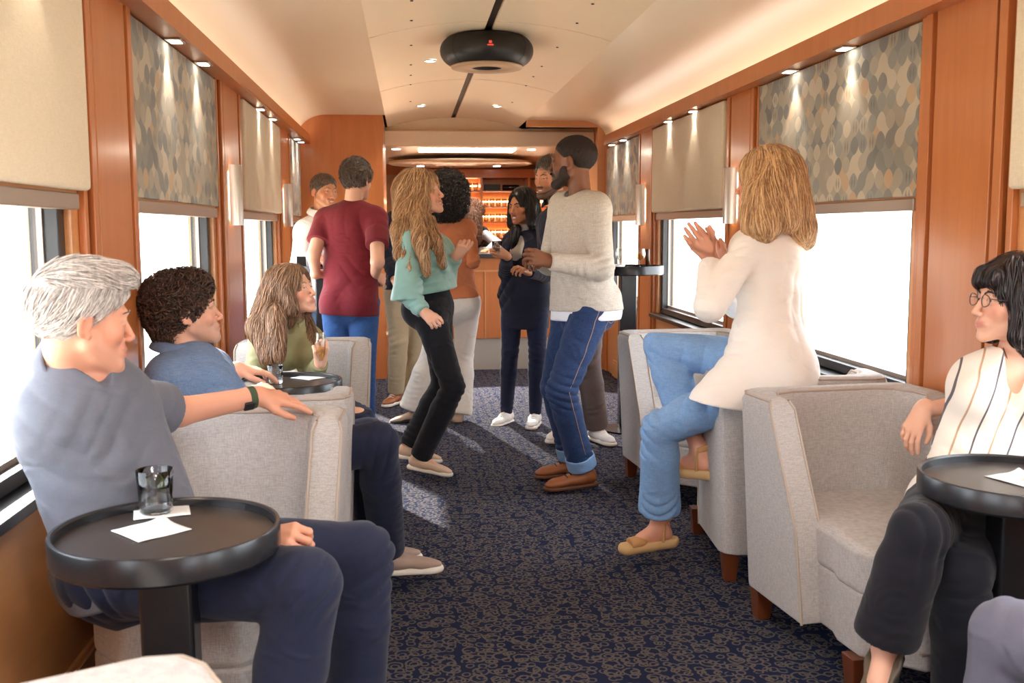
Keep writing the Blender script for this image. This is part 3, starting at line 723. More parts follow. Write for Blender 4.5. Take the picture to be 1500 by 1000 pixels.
    def extras(h,par,iris,brow,teeth=True,gaze=None,browz=0):
        g=h.R@nrm(gaze if gaze is not None else (0,1,0)); 
        im=simple('iris',iris,.15)
        for x in (-1,1):
            c=h.T(x*.0325,.0745,.001); r=.0126*h.s; pr=[]; nr=16
            mb=MB(); k=20; fr=frame(nrm(np.cross(g,(0.3,0.2,1))),g)  # columns s,f,u ; u ~ g
            ax_=fr[:,2]; a1,a2=fr[:,0],fr[:,1]
            vs=[];ms=[]
            for i in range(nr+1):
                th=i/nr*PI
                for q in range(k):
                    ph=2*PI*q/k; vs.append(c+r*(math.cos(th)*ax_+math.sin(th)*(math.cos(ph)*a1+math.sin(ph)*a2)))
            for i in range(nr):
                th=(i+.5)/nr*PI; mi=2 if th<.27 else (1 if th<.6 else 0)
                mb.raw(vs[i*k:(i+2)*k],[(q,(q+1)%k,k+(q+1)%k,k+q) for q in range(k)],mi)
            mb.build('eye',[EYE_W,im,PUP],par,smooth=True)
            # eyebrow
            F2=Fld(); b0=browz
            h.cp(F2,(x*.013,.0925,.0195+b0),(x*.030,.0925,.0255+b0),.0030,.0034,.002); h.cp(F2,(x*.030,.0925,.0255+b0),(x*.050,.0745,.0195+b0),.0034,.0016,.002)
            V,Q=F2.mesh(v=.0016*h.s*1.2); np_mesh('eyebrow',V,Q,brow,par)
        if h.smile>.3 and teeth:
            F2=Fld(); h.e(F2,(0,.083,-.0655-.003*h.smile),(.022,.0105,.0065*h.smile),.001)
            V,Q=F2.mesh(v=.002); np_mesh('teeth',V,Q,TEETH,par)
# ------------------------------------------------------------------ hands, feet
def hand(F_,wr,d,back,side,curl=(.4,.4,.45,.5),thumb=.3,s=1.0,spread=.06):
    """d: wrist to knuckles, back: normal of the back of the hand, side 'L'/'R'"""
    y=nrm(d); z=nrm(np.asarray(back,float)-np.dot(back,y)*y); x=np.cross(y,z); t=1 if side=='L' else -1
    W=lambda a,b,c: wr+(a*x+b*y+c*z)*s
    F_.cap(W(0,-.02,0),W(0,.03,0),.026*s,.027*s,.02,flat=.7,fd=z)
    xs=[.031,.011,-.010,-.029]; ln=[.072,.080,.074,.058]
    for i in range(4):
        X=t*xs[i]; ky=.088-.004*abs(i-1)-(.006 if i==3 else 0)
        F_.cap(W(X*.55,.02,0),W(X,ky,.001),.0145*s,.0112*s,.012*s)
    for i in range(4):
        X=t*xs[i]; ky=.088-.004*abs(i-1)-(.006 if i==3 else 0); c=curl[i]
        p=np.array([X,ky,.001]); an=c*.75; sp=t*spread*(1.5-i)
        r=[.0098,.0086,.0080,.0068]; seg=[ln[i]*.45,ln[i]*.31,ln[i]*.26]
        for k in range(3):
            q=p+seg[k]*np.array([math.sin(sp)*math.cos(an),math.cos(sp)*math.cos(an),-math.sin(an)])
            F_.cap(W(*p),W(*q),r[k]*s,r[k+1]*s,.0035*s); p=q; an+=c*(1.15 if k==0 else .8)
    p=np.array([t*.018,.018,-.006]); th=thumb
    q=np.array([t*(.046-.016*th),.046,-.016-.02*th]); F_.cap(W(*p),W(*q),.0165*s,.0125*s,.014*s)
    q2=q+np.array([t*(.016-.02*th),.028,-.004-.008*th]); F_.cap(W(*q),W(*q2),.0115*s,.0098*s,.006*s)
    q3=q2+np.array([t*(.004-.016*th),.024,-.004-.006*th]); F_.cap(W(*q2),W(*q3),.0098*s,.0078*s,.004*s)
    return W(0,.06,0)
def shoe(par,an,d,kind,mats,s=1.0,up=(0,0,1)):
    """an: ankle joint; d: direction of the toes; sole lies along d"""
    d=nrm(d); u=nrm(np.asarray(up,float)-np.dot(up,d)*d); x=np.cross(d,u)
    W=lambda a,b,c: an+(a*x+b*d+c*u)*s
    hz=-.095; F_=Fld()
    lowtop={'sneaker':.015,'slip':-.03,'loafer':-.035,'boot':.075,'sandal':None,'pump':-.04}[kind]
    if kind in('sneaker','slip','loafer','boot','pump'):
        F_.cap(W(0,-.035,hz+.042),W(0,.03,hz+.045),.036*s,.040*s,.02,flat=.9,fd=u)
        F_.cap(W(0,.03,hz+.040),W(0,.135,hz+.030),.042*s,.036*s,.03,flat=.62,fd=u)
        F_.cap(W(0,.12,hz+.025),W(0,.165,hz+.022),.036*s,.028*s,.02,flat=.5,fd=u)
        F_.cap(W(0,-.025,hz+.05),W(0,-.01,hz+.095+max(lowtop,0)),.037*s,.038*s,.02)
        F_.plane(W(0,0,hz+.012),-u,.003)
        F_.plane(W(0,-.03,hz+.095+lowtop+.012),nrm(u+.22*d) if kind!='boot' else u,.004)
        if kind in('slip','loafer','pump'): F_.cap(W(0,-.02,hz+.085),W(0,.05,hz+.085),.031*s,.028*s,.004,'s')
        V,Q=F_.mesh(v=.005); o=np_mesh('shoe',V,Q,mats[0],par)
        F2=Fld(); 
        F2.cap(W(0,-.04,hz+.006),W(0,.04,hz+.006),.040*s,.040*s,.01,flat=.5,fd=u); F2.cap(W(0,.04,hz+.006),W(0,.15,hz+.006),.040*s,.043*s,.01,flat=.5,fd=u); F2.cap(W(0,.15,hz+.006),W(0,.166,hz+.006),.041*s,.034*s,.01,flat=.5,fd=u)
        F2.plane(W(0,0,hz+(.020 if kind!='boot' else .014)),u,.002); F2.plane(W(0,0,hz-.004),-u,.002)
        V,Q=F2.mesh(v=.005); np_mesh('sole',V,Q,mats[1],o)
        if kind in('sneaker','boot'):
            for i in range(4):
                mb=MB(); a=.045+i*.02; zz=hz+.078-.011*i
                F3=Fld(); F3.cap(W(-.022,a,zz-.002),W(0,a+.002,zz+.006),.0034*s,None,.002); F3.cap(W(.022,a+.004,zz-.002),W(0,a+.002,zz+.006),.0034,None,.002)
                V,Q=F3.mesh(v=.0025); np_mesh('lace',V,Q,mats[2] if len(mats)>2 else mats[1],o)
        return o
    if kind=='sandal':
        F_.cap(W(0,-.045,hz+.005),W(0,.05,hz+.005),.038*s,.036*s,.01,flat=.9,fd=u); F_.cap(W(0,.05,hz+.003),W(0,.15,hz+.001),.038*s,.040*s,.01,flat=.8,fd=u)
        F_.plane(W(0,0,hz+.020),u,.002); F_.plane(W(0,0,hz-.022),-u,.002)
        V,Q=F_.mesh(v=.004); o=np_mesh('shoe',V,Q,mats[1],par)
        F2=Fld(); F2.cap(W(0,.100,hz+.022),W(0,.135,hz+.018),.0405*s,None,.004,flat=.6,fd=u); F2.plane(W(0,.14,0),d,.002)
        V,Q=F2.mesh(v=.004); np_mesh('toe_strap',V,Q,mats[0],o)
        F2=Fld(); F2.cap(W(0,-.012,hz+.095),W(0,-.02,hz+.118),.038*s,.036*s,.004); F2.plane(W(0,0,hz+.112),u+.3*d,.002); F2.plane(W(0,0,hz+.088),-(u+.3*d),.002)
        V,Q=F2.mesh(v=.004); np_mesh('ankle_strap',V,Q,mats[0],o)
        for q in (-1,1):
            F2=Fld(); F2.cap(W(q*.033,.0,hz+.02),W(q*.034,-.01,hz+.10),.007*s,None,.002)
            V,Q=F2.mesh(v=.003); np_mesh('side_strap',V,Q,mats[0],o)
        return o
def foot(F_,an,d,s=1.0,up=(0,0,1)):
    d=nrm(d); u=nrm(np.asarray(up,float)-np.dot(up,d)*d); x=np.cross(d,u)
    W=lambda a,b,c: an+(a*x+b*d+c*u)*s
    F_.cap(W(0,0,.02),W(0,-.025,-.055),.032*s,.026*s,.02); F_.cap(W(0,.0,-.02),W(0,.10,-.062),.030*s,.022*s,.03)
    F_.cap(W(0,-.02,-.06),W(0,.08,-.066),.026*s,.024*s,.02)
    for i in range(5):
        X=(-.024+.012*i); F_.cap(W(X,.09,-.066),W(X*1.1,.142-.005*abs(i-1),-.071),.0095*s,.008*s,.004)
# ------------------------------------------------------------------ strands of hair over a hair volume
def strands(F_,roots,flow,n,length,steps,rad,lift=.002,wave=0,wl=.05,curl=0,seed=1,taper=.25,droop=0.0,jit=.25):
    r=np.random.default_rng(seed)
    if len(roots)==0: return np.zeros((0,3)),np.zeros((0,4),int)
    P=roots[r.integers(0,len(roots),n)]+r.normal(size=(n,3))*.001
    st=length/steps*(.6+.8*r.random(n))[:,None]; wv=r.normal(size=(3,3))*26; co_=np.sin(P@wv); ph=(2.2*co_.sum(1)+.7*r.random(n)) if not curl else r.random(n)*6.28
    jv=(co_*.75+r.normal(size=(n,3))*.45)*jit if not curl else r.normal(size=(n,3))*jit
    path=[P.copy()]
    lf=lift*(.3+1.4*r.random(n)); 
    for i in range(steps):
        g=F_.grad(P); d=flow(P)+jv; d=d-((d*g).sum(-1,keepdims=True))*g*(1-droop); d/=np.linalg.norm(d,axis=-1,keepdims=True)+1e-9
        P=P+d*st; dist=F_.ev(P); tgt=lf*(1+ i/steps*1.0)
        P=P-F_.grad(P)*np.clip((dist-tgt),-.02,.006)[:,None]
        path.append(P.copy())
    path=np.stack(path,1) # n,steps+1,3
    T=np.gradient(path,axis=1); T/=np.linalg.norm(T,axis=-1,keepdims=True)+1e-9
    G=F_.grad(path.reshape(-1,3)).reshape(path.shape); S=np.cross(T,G); S/=np.linalg.norm(S,axis=-1,keepdims=True)+1e-9; G=np.cross(S,T)
    s_=np.arange(steps+1)[None,:]*length/steps
    if wave: path=path+S*(wave*np.sin(2*PI*s_/wl+ph[:,None])*np.linspace(.2,1,steps+1)[None])[...,None]
    if curl:
        a=2*PI*s_/wl+ph[:,None]; path=path+(S*np.sin(a)[...,None]+G*(np.cos(a)+.6)[...,None])*curl
        T=np.gradient(path,axis=1); T/=np.linalg.norm(T,axis=-1,keepdims=True)+1e-9; S=np.cross(T,G); S/=np.linalg.norm(S,axis=-1,keepdims=True)+1e-9; G=np.cross(S,T)
    u=np.linspace(0,1,steps+1); rr=rad*(np.minimum(1,.4+2*u)*(1-u**2*(1-taper)))[None,:,None]*(.6+.8*r.random(n))[:,None,None]
    K=4; s_rnd=r.random(n); F_.rnd=np.repeat(s_rnd,(steps+1)*K); ring=[path+rr*(math.cos(2*PI*k/K)*S*1.3+math.sin(2*PI*k/K)*G*.7) for k in range(K)]
    V=np.stack(ring,2) # n,st+1,K,3
    base=(np.arange(n)[:,None,None]*(steps+1)*K+np.arange(steps)[None,:,None]*K)
    k=np.arange(K)[None,None,:]; k2=(k+1)%K
    Q=np.stack([base+k,base+k2,base+K+k2,base+K+k],-1).reshape(-1,4)
    return V.reshape(-1,3),Q
def join(parts):
    Vs=[];Qs=[];b=0
    for V,Q in parts: Vs.append(V);Qs.append(Q+b);b+=len(V)
    return np.concatenate(Vs),np.concatenate(Qs)
# ------------------------------------------------------------------ a clothed figure on a skeleton
UP=A(0,0,1)
class Fig:
    def __init__(g,label,J,fb,fp=None,s=1.0,sex='m',skin=None,v=.005,name='person'):
        g.J={k:(at(*p[:3]) if p[0]!='w' else A(*p[1:])) for k,p in J.items()}; J=g.J
        g.fb=nrm(fb); g.fp=nrm(fp if fp is not None else fb); g.s=s; g.sex=sex; g.skin=skin; g.v=v
        g.root=empty(name,tuple(A(J['pel'][0],J['pel'][1],0)),0,label,'person')
        g.root.location=(0,0,0); g.B=Fld(); g.reg=[]
        m=sex=='m'; g.r=dict(pel=.158 if m else .160,waist=.142 if m else .122,ch=.160 if m else .138,fl=.68,thigh=.088 if m else .088,knee=.060 if m else .056,calf=.056,ank=.040,ua=.050 if m else .041,el=.042 if m else .035,wr=.029 if m else .024)
        g.r={k:x*(s if k!='fl' else 1) for k,x in g.r.items()}
        g.sd=nrm(np.cross(g.fb,UP)); g.sp=nrm(np.cross(g.fp,UP))
        w=.088*s; J.setdefault('hpR',J['pel']+g.sp*w-UP*.02); J.setdefault('hpL',J['pel']-g.sp*w-UP*.02)
    def torso(g,F_,o=0,k=.03,bust=True,pelvis=True,low=0,po=0):
        J,r=g.J,g.r; p,n=J['pel'],J['nk']; ax=nrm(n-p); wst=lerp(p,n,.36); ch=lerp(p,n,.70)
        fd=nrm(g.fb-np.dot(g.fb,ax)*ax)
        if pelvis:
            F_.cap(p-ax*low,wst,r['pel']+o+po,r['waist']+o,k,flat=r['fl']+.06,fd=fd)
            for sg in (-1,1): F_.ell(p-g.fp*.055+g.sp*sg*.068-UP*.02,None,A(.085,.085,.095)*g.s+o+po,.04)
        F_.cap(wst,ch,r['waist']+o,r['ch']+o,k+.02,flat=r['fl'],fd=fd)
        top=lerp(p,n,.88)
        for s_ in ('shL','shR'):
            F_.cap(lerp(ch,top,.6),lerp(J[s_],top,.12)-ax*.015,.085*g.s+o,.062*g.s+o,.05,flat=.85,fd=fd)
            F_.cap(n-ax*.034,lerp(n,J[s_],.8)-ax*.006,.042*g.s+o,.044*g.s+o,.04)
        if bust and g.sex=='f':
            for sg in (-1,1): F_.ell(ch-ax*.01+fd*.072+g.sd*sg*.068,None,A(.066,.066,.066)*g.s+o,.035)
    def arm(g,F_,S,o=0,upto='wr',k=.02,o2=None,r=None):
        J,R=g.J,g.r; sh,el=J['sh'+S],J['el'+S]; o2=o if o2 is None else o2
        if isinstance(upto,float) and upto<=1:
            e=lerp(sh,el,upto); F_.cap(sh,e,R['ua']+o,lerp(R['ua'],R['el'],upto)+o2,k); return e
        F_.cap(sh,el,R['ua']+o,R['el']+o,k)
        wr=J['wr'+S] if upto=='wr' else lerp(el,J['wr'+S],upto-1)
        F_.cap(el,wr,R['el']+o,lerp(R['el'],R['wr'],1 if upto=='wr' else upto-1)+o2,k*.7); return wr
    def leg(g,F_,S,o=0,upto='an',k=.03,flare=0,oth=None):
        J,R=g.J,g.r; h,kn=J['hp'+S],J['kn'+S]; oth=o if oth is None else oth
        F_.cap(h,kn,R['thigh']+oth,R['knee']+o,k)
        if upto=='an' or upto>1:
            an=J['an'+S] if upto=='an' else lerp(kn,J['an'+S],upto-1); c=lerp(kn,an,.35)
            F_.cap(kn,c,R['knee']+o,R['calf']+o+flare*.35,k*.5); F_.cap(c,an,R['calf']+o+flare*.35,(R['ank'] if upto=='an' else R['ank']+.008)+o+flare,k*.5); return an
        return lerp(h,kn,upto)
    def skinbody(g,head,handR=None,handL=None,arms=('R','L'),feet=(),neckr=None,hv=None,beard=0):
        B=g.B; J=g.J; g.head=head; m=g.sex=='m'; nr=(neckr or (.053 if m else .045))*g.s
        head.build(B); base=J['nk']-UP*.01
        B.cap(head.T(0,-.028,-.055),base,nr,nr*1.06,.016*g.s)
        g.torso(B,-.014); 
        for S in arms: g.arm(B,S,-.001)
        for S in ('L','R'):
            if 'kn'+S in J: g.leg(B,S,-.010)
        hv=hv or g.v*.6
        hb=head.c; g.reg.append((hb-.17*head.s,hb+.17*head.s,hv))
        for S,h in (('R',handR),('L',handL)):
            if h:
                w=J['wr'+S]; h=dict(h); tip=h.pop('to'); tip=at(*tip) if len(tip)==3 else A(*tip[1:])
                c=hand(B,w,tip-w,h.pop('back'),S,s=g.s*(1.0 if m else .92)*h.pop('sc',1.0),**h); g.reg.append((c-.14,c+.14,hv))
        for S,d in feet: foot(B,J['an'+S],d,g.s*(1 if m else .93)); g.reg.append((J['an'+S]-.17,J['an'+S]+.17,g.v))
        parts=[]; R=sorted(g.reg,key=lambda q:q[2])
        for i,(lo,hi,v) in enumerate(R):
            V,Q=B.mesh(lo,hi,v); parts.append(g._cut(V,Q,R[:i],v))
        lo,hi=B.bounds(); vv=max(.009,g.v*1.6); V,Q=B.mesh(lo-.03,hi+.03,vv); V,Q=g._cut(V,Q,R,vv)
        parts.append((V,Q)); V,Q=join([p for p in parts if len(p[1])])
        o=np_mesh('body',V,Q,g.skin,g.root); t=head.tint(V,stub=beard)
        a=o.data.color_attributes.new('tint','FLOAT_COLOR','POINT')
        if len(a.data)==len(t): a.data.foreach_set('color',t.ravel())
        g.body=o; return o
    @staticmethod
    def _cut(V,Q,regs,v):
        if not regs or not len(Q): return V,Q
        c=V[Q].mean(1); keep=np.ones(len(Q),bool)
        for lo,hi,_ in regs: keep&=~((c>lo+v*1.2)&(c<hi-v*1.2)).all(1)
        return V,Q[keep]
    def garment(g,name,F_,mat,v=None,lo=None,hi=None,rel=1,label=None):
        V,Q=F_.mesh(lo,hi,v or g.v)
        if rel: V=relax(V,Q,rel,.5)
        o=np_mesh(name,V,Q,mat,g.root)
        if label: o['label']=label
        return o
    def folds_torso(g,F_,amp=.006,seed=0,n=6):
        r=np.random.default_rng(seed+11); p,nk=g.J['pel'],g.J['nk']
        for i in range(n):
            c=lerp(p,nk,.02+.68*r.random())+g.sd*r.normal()*.09+g.fb*r.normal()*.07
            d=nrm(UP*(.9 if r.random()<.5 else .25)+g.sd*r.normal()*.7+g.fb*r.normal()*.3); F_.fold(c,.10+.08*r.random(),d,.045+.05*r.random(),amp*(.6+.7*r.random()),seed*7+i)
    def folds_arm(g,F_,S,amp=.005,seed=0):
        J=g.J
        if 'el'+S not in J: return
        a=nrm(J['el'+S]-J['sh'+S]); F_.fold(J['el'+S],.10,a,.034,amp,seed+1); F_.fold(J['sh'+S]+a*.05,.09,nrm(a+.6*g.sd),.05,amp,seed+2)
        if 'wr'+S in J: b=nrm(J['wr'+S]-J['el'+S]); F_.fold(lerp(J['el'+S],J['wr'+S],.5),.10,b,.036,amp*.8,seed+3)
    def folds_leg(g,F_,S,amp=.005,seed=0):
        J=g.J; 
        if 'kn'+S not in J: return
        a=nrm(J['kn'+S]-J['hp'+S]); b=nrm(J['an'+S]-J['kn'+S]); F_.fold(J['kn'+S],.12,nrm(a+b),.042,amp,seed+4); F_.fold(J['hp'+S]+g.fp*.05,.14,nrm(a+.5*g.sp),.06,amp,seed+5)
        F_.fold(lerp(J['kn'+S],J['an'+S],.85),.11,b,.035,amp*1.1,seed+6); F_.fold(lerp(J['hp'+S],J['kn'+S],.55),.13,nrm(a+.8*g.sp),.08,amp*.8,seed+7)
    def trousers(g,mat,o=.008,sides=('L','R'),upto='an',flare=0,waist=.12,seed=0,amp=.005,v=None,name='trousers',oth=None,cuts=True):
        F_=Fld(); J=g.J; p=J['pel']; ax=nrm(J['nk']-p)
        F_.cap(p-UP*.01,p+ax*waist,g.r['pel']+o-.004,g.r['waist']+o+.002,.03,flat=g.r['fl']+.08,fd=g.fp)
        for sg in (-1,1): F_.ell(p-g.fp*.055+g.sp*sg*.068-UP*.02,None,A(.088,.088,.098)*g.s+o,.04)
        for i,S in enumerate(sides):
            f2=Fld(); e=g.leg(f2,S,o,upto,flare=flare,oth=oth); g.folds_leg(f2,S,amp*1.5,seed+i*10); d=nrm(J['an'+S]-J['kn'+S]); f2.plane(e+d*.02,d,.003)
            lo,hi=f2.bounds(); F_._add(lambda P,f2=f2:f2.ev(P),lo,hi,'u',.02)
        F_.fold(p+g.fp*.08,.13,nrm(g.sp+UP*.4),.05,amp,seed+31)
        F_.plane(p+ax*waist,ax,.004); g.trF=F_
        return g.garment(name,F_,mat,v)
    def top(g,mat,o=.014,sleeve='wr',hem=.03,neck=.062,vneck=0,seed=0,amp=.006,low=.06,o2=None,name='shirt',v=None,extra=None,neckdir=None,sleeves=('L','R'),hemdir=None,necklow=0.0,rel=1,cuffo=None,po=.008):
        F_=Fld(); J=g.J; g.torso(F_,o,low=low,po=po)
        ax=nrm(J['nk']-J['pel']); ends=[]
        if extra: extra(F_)
        g.folds_torso(F_,amp*1.3,seed,9)
        # neck opening
        F_.cap(J['nk']-ax*(.02+necklow)+g.fb*.012,J['nk']+ax*.22+g.fb*.03,neck,neck*1.15,.008,'s')
        if vneck: F_.cap(J['nk']+ax*.03+g.fb*.07,J['nk']-ax*vneck+g.fb*.13,neck*.75,.012,.01,'s')
        F_.plane(J['pel']-ax*hem if hemdir is None else J['pel']-UP*hem,-ax if hemdir is None else -np.asarray(hemdir),.004)
        for S in sleeves:
            g2=Fld(); e=g.arm(g2,S,o*.8,sleeve,o2=(o2 if o2 is not None else o*.8)); 
            a=J['sh'+S]; el=J['el'+S]; w=J.get('wr'+S,el)
            d=nrm(el-a) if (isinstance(sleeve,float) and sleeve<=1) else nrm(w-el)
            g.folds_arm(g2,S,amp*1.3,seed+(5 if S=='L' else 9)); g2.plane(e,d,.003)
            F_.p+= [(q[0],q[1],q[2],q[3],q[4]) for q in []]
            ends.append(g2)
        # sleeves joined as their own clipped fields
        for g2 in ends:
            lo,hi=g2.bounds(); F_._add(lambda P,g2=g2: g2.ev(P),lo,hi,'u',.025)
        return g.garment(name,F_,mat,v,rel=rel)
    def hair(g,mat,shell=.010,extra=None,cut=None,flow=None,n=900,length=.05,steps=6,rad=.0022,v=None,name='hair',face=True,ears=False,fx=.060,fz=-.010,**kw):
        h=g.head; F_=Fld(); s=h.s
        h.e(F_,(0,-.014,.037),(.077+shell*.8,.100+shell,.087+shell*1.2),.02)
        nrl=(0,-.62,.78); 
        if cut is None: cut=(-.012,)
        if cut is not False: F_.plane(h.T(0,0,cut[0]),-(h.R@nrm(nrl)),.012*s)
        if ears:
            for x in (-1,1): h.e(F_,(x*.092,.004,-.014),(.034,.034,.040),.006,'s')
        if face: h.e(F_,(0,.118,fz),(fx,.065+(fx-.06)*.5,.072 if face is True else face),.012,'s')
        if extra: extra(F_,h)
        V,Q=F_.mesh(v=v or g.v*.9)
        def fl(P):
            d=flow(P,h) if flow else (P-h.T(0,-.02,.12)); return d/(np.linalg.norm(d,axis=-1,keepdims=True)+1e-9)
        g.hairF=F_
        parts=[(V,Q),strands(F_,V,fl,n,length,steps,rad*s,**kw)]
        rn=np.concatenate([np.full(len(V),.35),F_.rnd]); V,Q=join(parts); o=np_mesh(name,V,Q,mat,g.root)
        a=o.data.attributes.new('rnd','FLOAT','POINT')
        if len(a.data)==len(rn): a.data.foreach_set('value',rn.astype(np.float32))
        return o
    def collar(g,mat,r=.076,hgt=.034,name='collar',open_=.5,fwd=.0,flare=.02,up=0):
        J=g.J; ax=nrm(g.head.T(0,-.03,-.07)-J['nk']); c=J['nk']+ax*(.042+up)+g.fb*fwd; f=nrm(g.fb-np.dot(g.fb,ax)*ax); sd=np.cross(f,ax)
        vs=[];fs=[];n_=28
        for i in range(n_+1):
            t=open_+(2*PI-2*open_)*i/n_; d=f*math.cos(t)+sd*math.sin(t); w=(math.cos(t)+1)/2
            b=c+d*r-ax*.014*w
            vs+= [b-ax*.008, b+ax*hgt*.9-d*.004, b+ax*hgt+d*.006, b+d*(.012+flare)-ax*.004-ax*.018*w]
        for i in range(n_):
            for k in range(3): a=i*4+k; fs.append((a,a+4,a+5,a+1))
        o=MB().raw(vs,fs).build(name,mat,g.root,smooth=True); s_=o.modifiers.new('t','SOLIDIFY'); s_.thickness=.004; s2=o.modifiers.new('s','SUBSURF'); s2.levels=1; s2.render_levels=1; return o
SKIN_FAIR=skin_mat('skin_fair',srgb(228,176,150),srgb(190,104,98),srgb(120,90,76))
SKIN_TAN=skin_mat('skin_tan',srgb(210,150,116),srgb(168,90,80),srgb(70,48,38)); SKIN_ROSY=skin_mat('skin_rosy',srgb(222,160,132),srgb(184,98,92),srgb(170,140,128))
SKIN_BRN=skin_mat('skin_brown',srgb(128,82,58),srgb(110,62,54),srgb(22,14,12)); SKIN_OLV=skin_mat('skin_olive',srgb(186,126,92),srgb(160,74,72),srgb(50,34,28))
MP=dict(
 grey_polo=cloth('grey_polo_knit',srgb(104,107,118),None,500),navy=cloth('navy_cotton',srgb(36,42,66),srgb(22,26,44),700,.5),denim_shirt=cloth('denim_shirt_blue',srgb(92,118,158),srgb(150,170,196),420,.5),
 olive=cloth('olive_satin',srgb(150,146,106),None,500,.25,.55),maroon=cloth('maroon_jersey',srgb(120,38,48),None,600,.2),white_shirt=cloth('white_shirt_cotton',srgb(240,238,236),srgb(220,218,216),600,.2),
 jeans=cloth('dark_jeans_denim',srgb(44,66,108),srgb(30,44,74),300,.8,.8,.5),jeans_l=cloth('light_jeans_denim',srgb(112,152,200),srgb(150,180,214),300,.6,.8,.5),jeans_b=cloth('mid_jeans_denim',srgb(60,100,160),srgb(44,74,124),300,.7,.8,.5),
 teal=cloth('teal_satin',srgb(140,182,176),None,500,.15,.42,.1,.3),black=cloth('black_twill',srgb(30,31,36),srgb(18,18,22),500,.4),orange=cloth('rust_jersey',srgb(206,128,88),None,500,.2),cream_t=cloth('cream_trouser',srgb(232,226,216),None,500,.2),
 blazer_w=cloth('white_blazer_crepe',srgb(244,238,230),srgb(232,224,214),500,.3),sweater=cloth('oatmeal_knit',srgb(206,198,188),srgb(172,162,152),260,.8,.9,.6),tee_w=cloth('white_tee',srgb(230,232,240),None,500,.2),
 khaki=cloth('khaki_twill',srgb(172,156,128),None,500,.3),navyj=cloth('navy_jacket_wool',srgb(32,34,50),None,500,.3),grey_tr=cloth('grey_trouser',srgb(112,100,98),None,500,.4),grey_t2=cloth('slate_trouser',srgb(104,104,120),None,500,.3),
 blue_s=cloth('pale_blue_shirt',srgb(186,194,214),None,500,.2),vest=cloth('black_vest',srgb(26,24,26),None,500,.2),turtle=cloth('grey_knit',srgb(206,198,190),None,260,.6,.9,.5),black2=cloth('black_wide_trouser',srgb(28,28,36),None,500,.4))
LEATHER=simple('tan_leather',srgb(150,88,50),.45); SOLE_BR=simple('brown_sole',srgb(96,56,34),.7); SOLE_W=simple('white_rubber_sole',srgb(232,226,216),.6); WHITE_SH=simple('white_canvas_shoe',srgb(232,230,228),.7)
BEIGE_SH=simple('beige_suede',srgb(214,186,160),.85); TAUPE_SH=simple('taupe_suede',srgb(168,146,134),.9); TAN_STRAP=simple('tan_suede',srgb(190,142,92),.8); CORK=simple('cork_sole',srgb(206,170,120),.8); DARKSOLE=simple('dark_sole',(.02,.018,.016),.6)
H_GREY=hair_mat('silver_hair',srgb(222,216,212),srgb(158,148,142)); H_DBR=hair_mat('dark_brown_hair',srgb(84,58,44),srgb(44,30,24)); H_BRN=hair_mat('long_brown_hair',srgb(158,120,90),srgb(92,68,52)); H_BLK=hair_mat('black_hair',srgb(26,20,20),srgb(14,11,11),.3)
H_BLD=hair_mat('honey_blonde_hair',srgb(228,190,142),srgb(158,112,76)); H_LBR=hair_mat('light_brown_hair',srgb(216,176,132),srgb(146,104,72)); H_CHEST=hair_mat('chestnut_curls',srgb(112,70,48),srgb(60,36,26)); H_FADE=hair_mat('short_black_hair',srgb(44,32,28),srgb(26,19,17),.8); H_CURL=hair_mat('curly_black_hair',srgb(46,36,32),srgb(20,15,14),.45); H_SP=hair_mat('salt_pepper_hair',srgb(112,98,88),srgb(70,58,50)); H_BOB=hair_mat('black_brown_bob',srgb(44,32,32),srgb(24,18,18),.3)
DOWN=lambda P,h:np.broadcast_to(-UP,P.shape).copy()
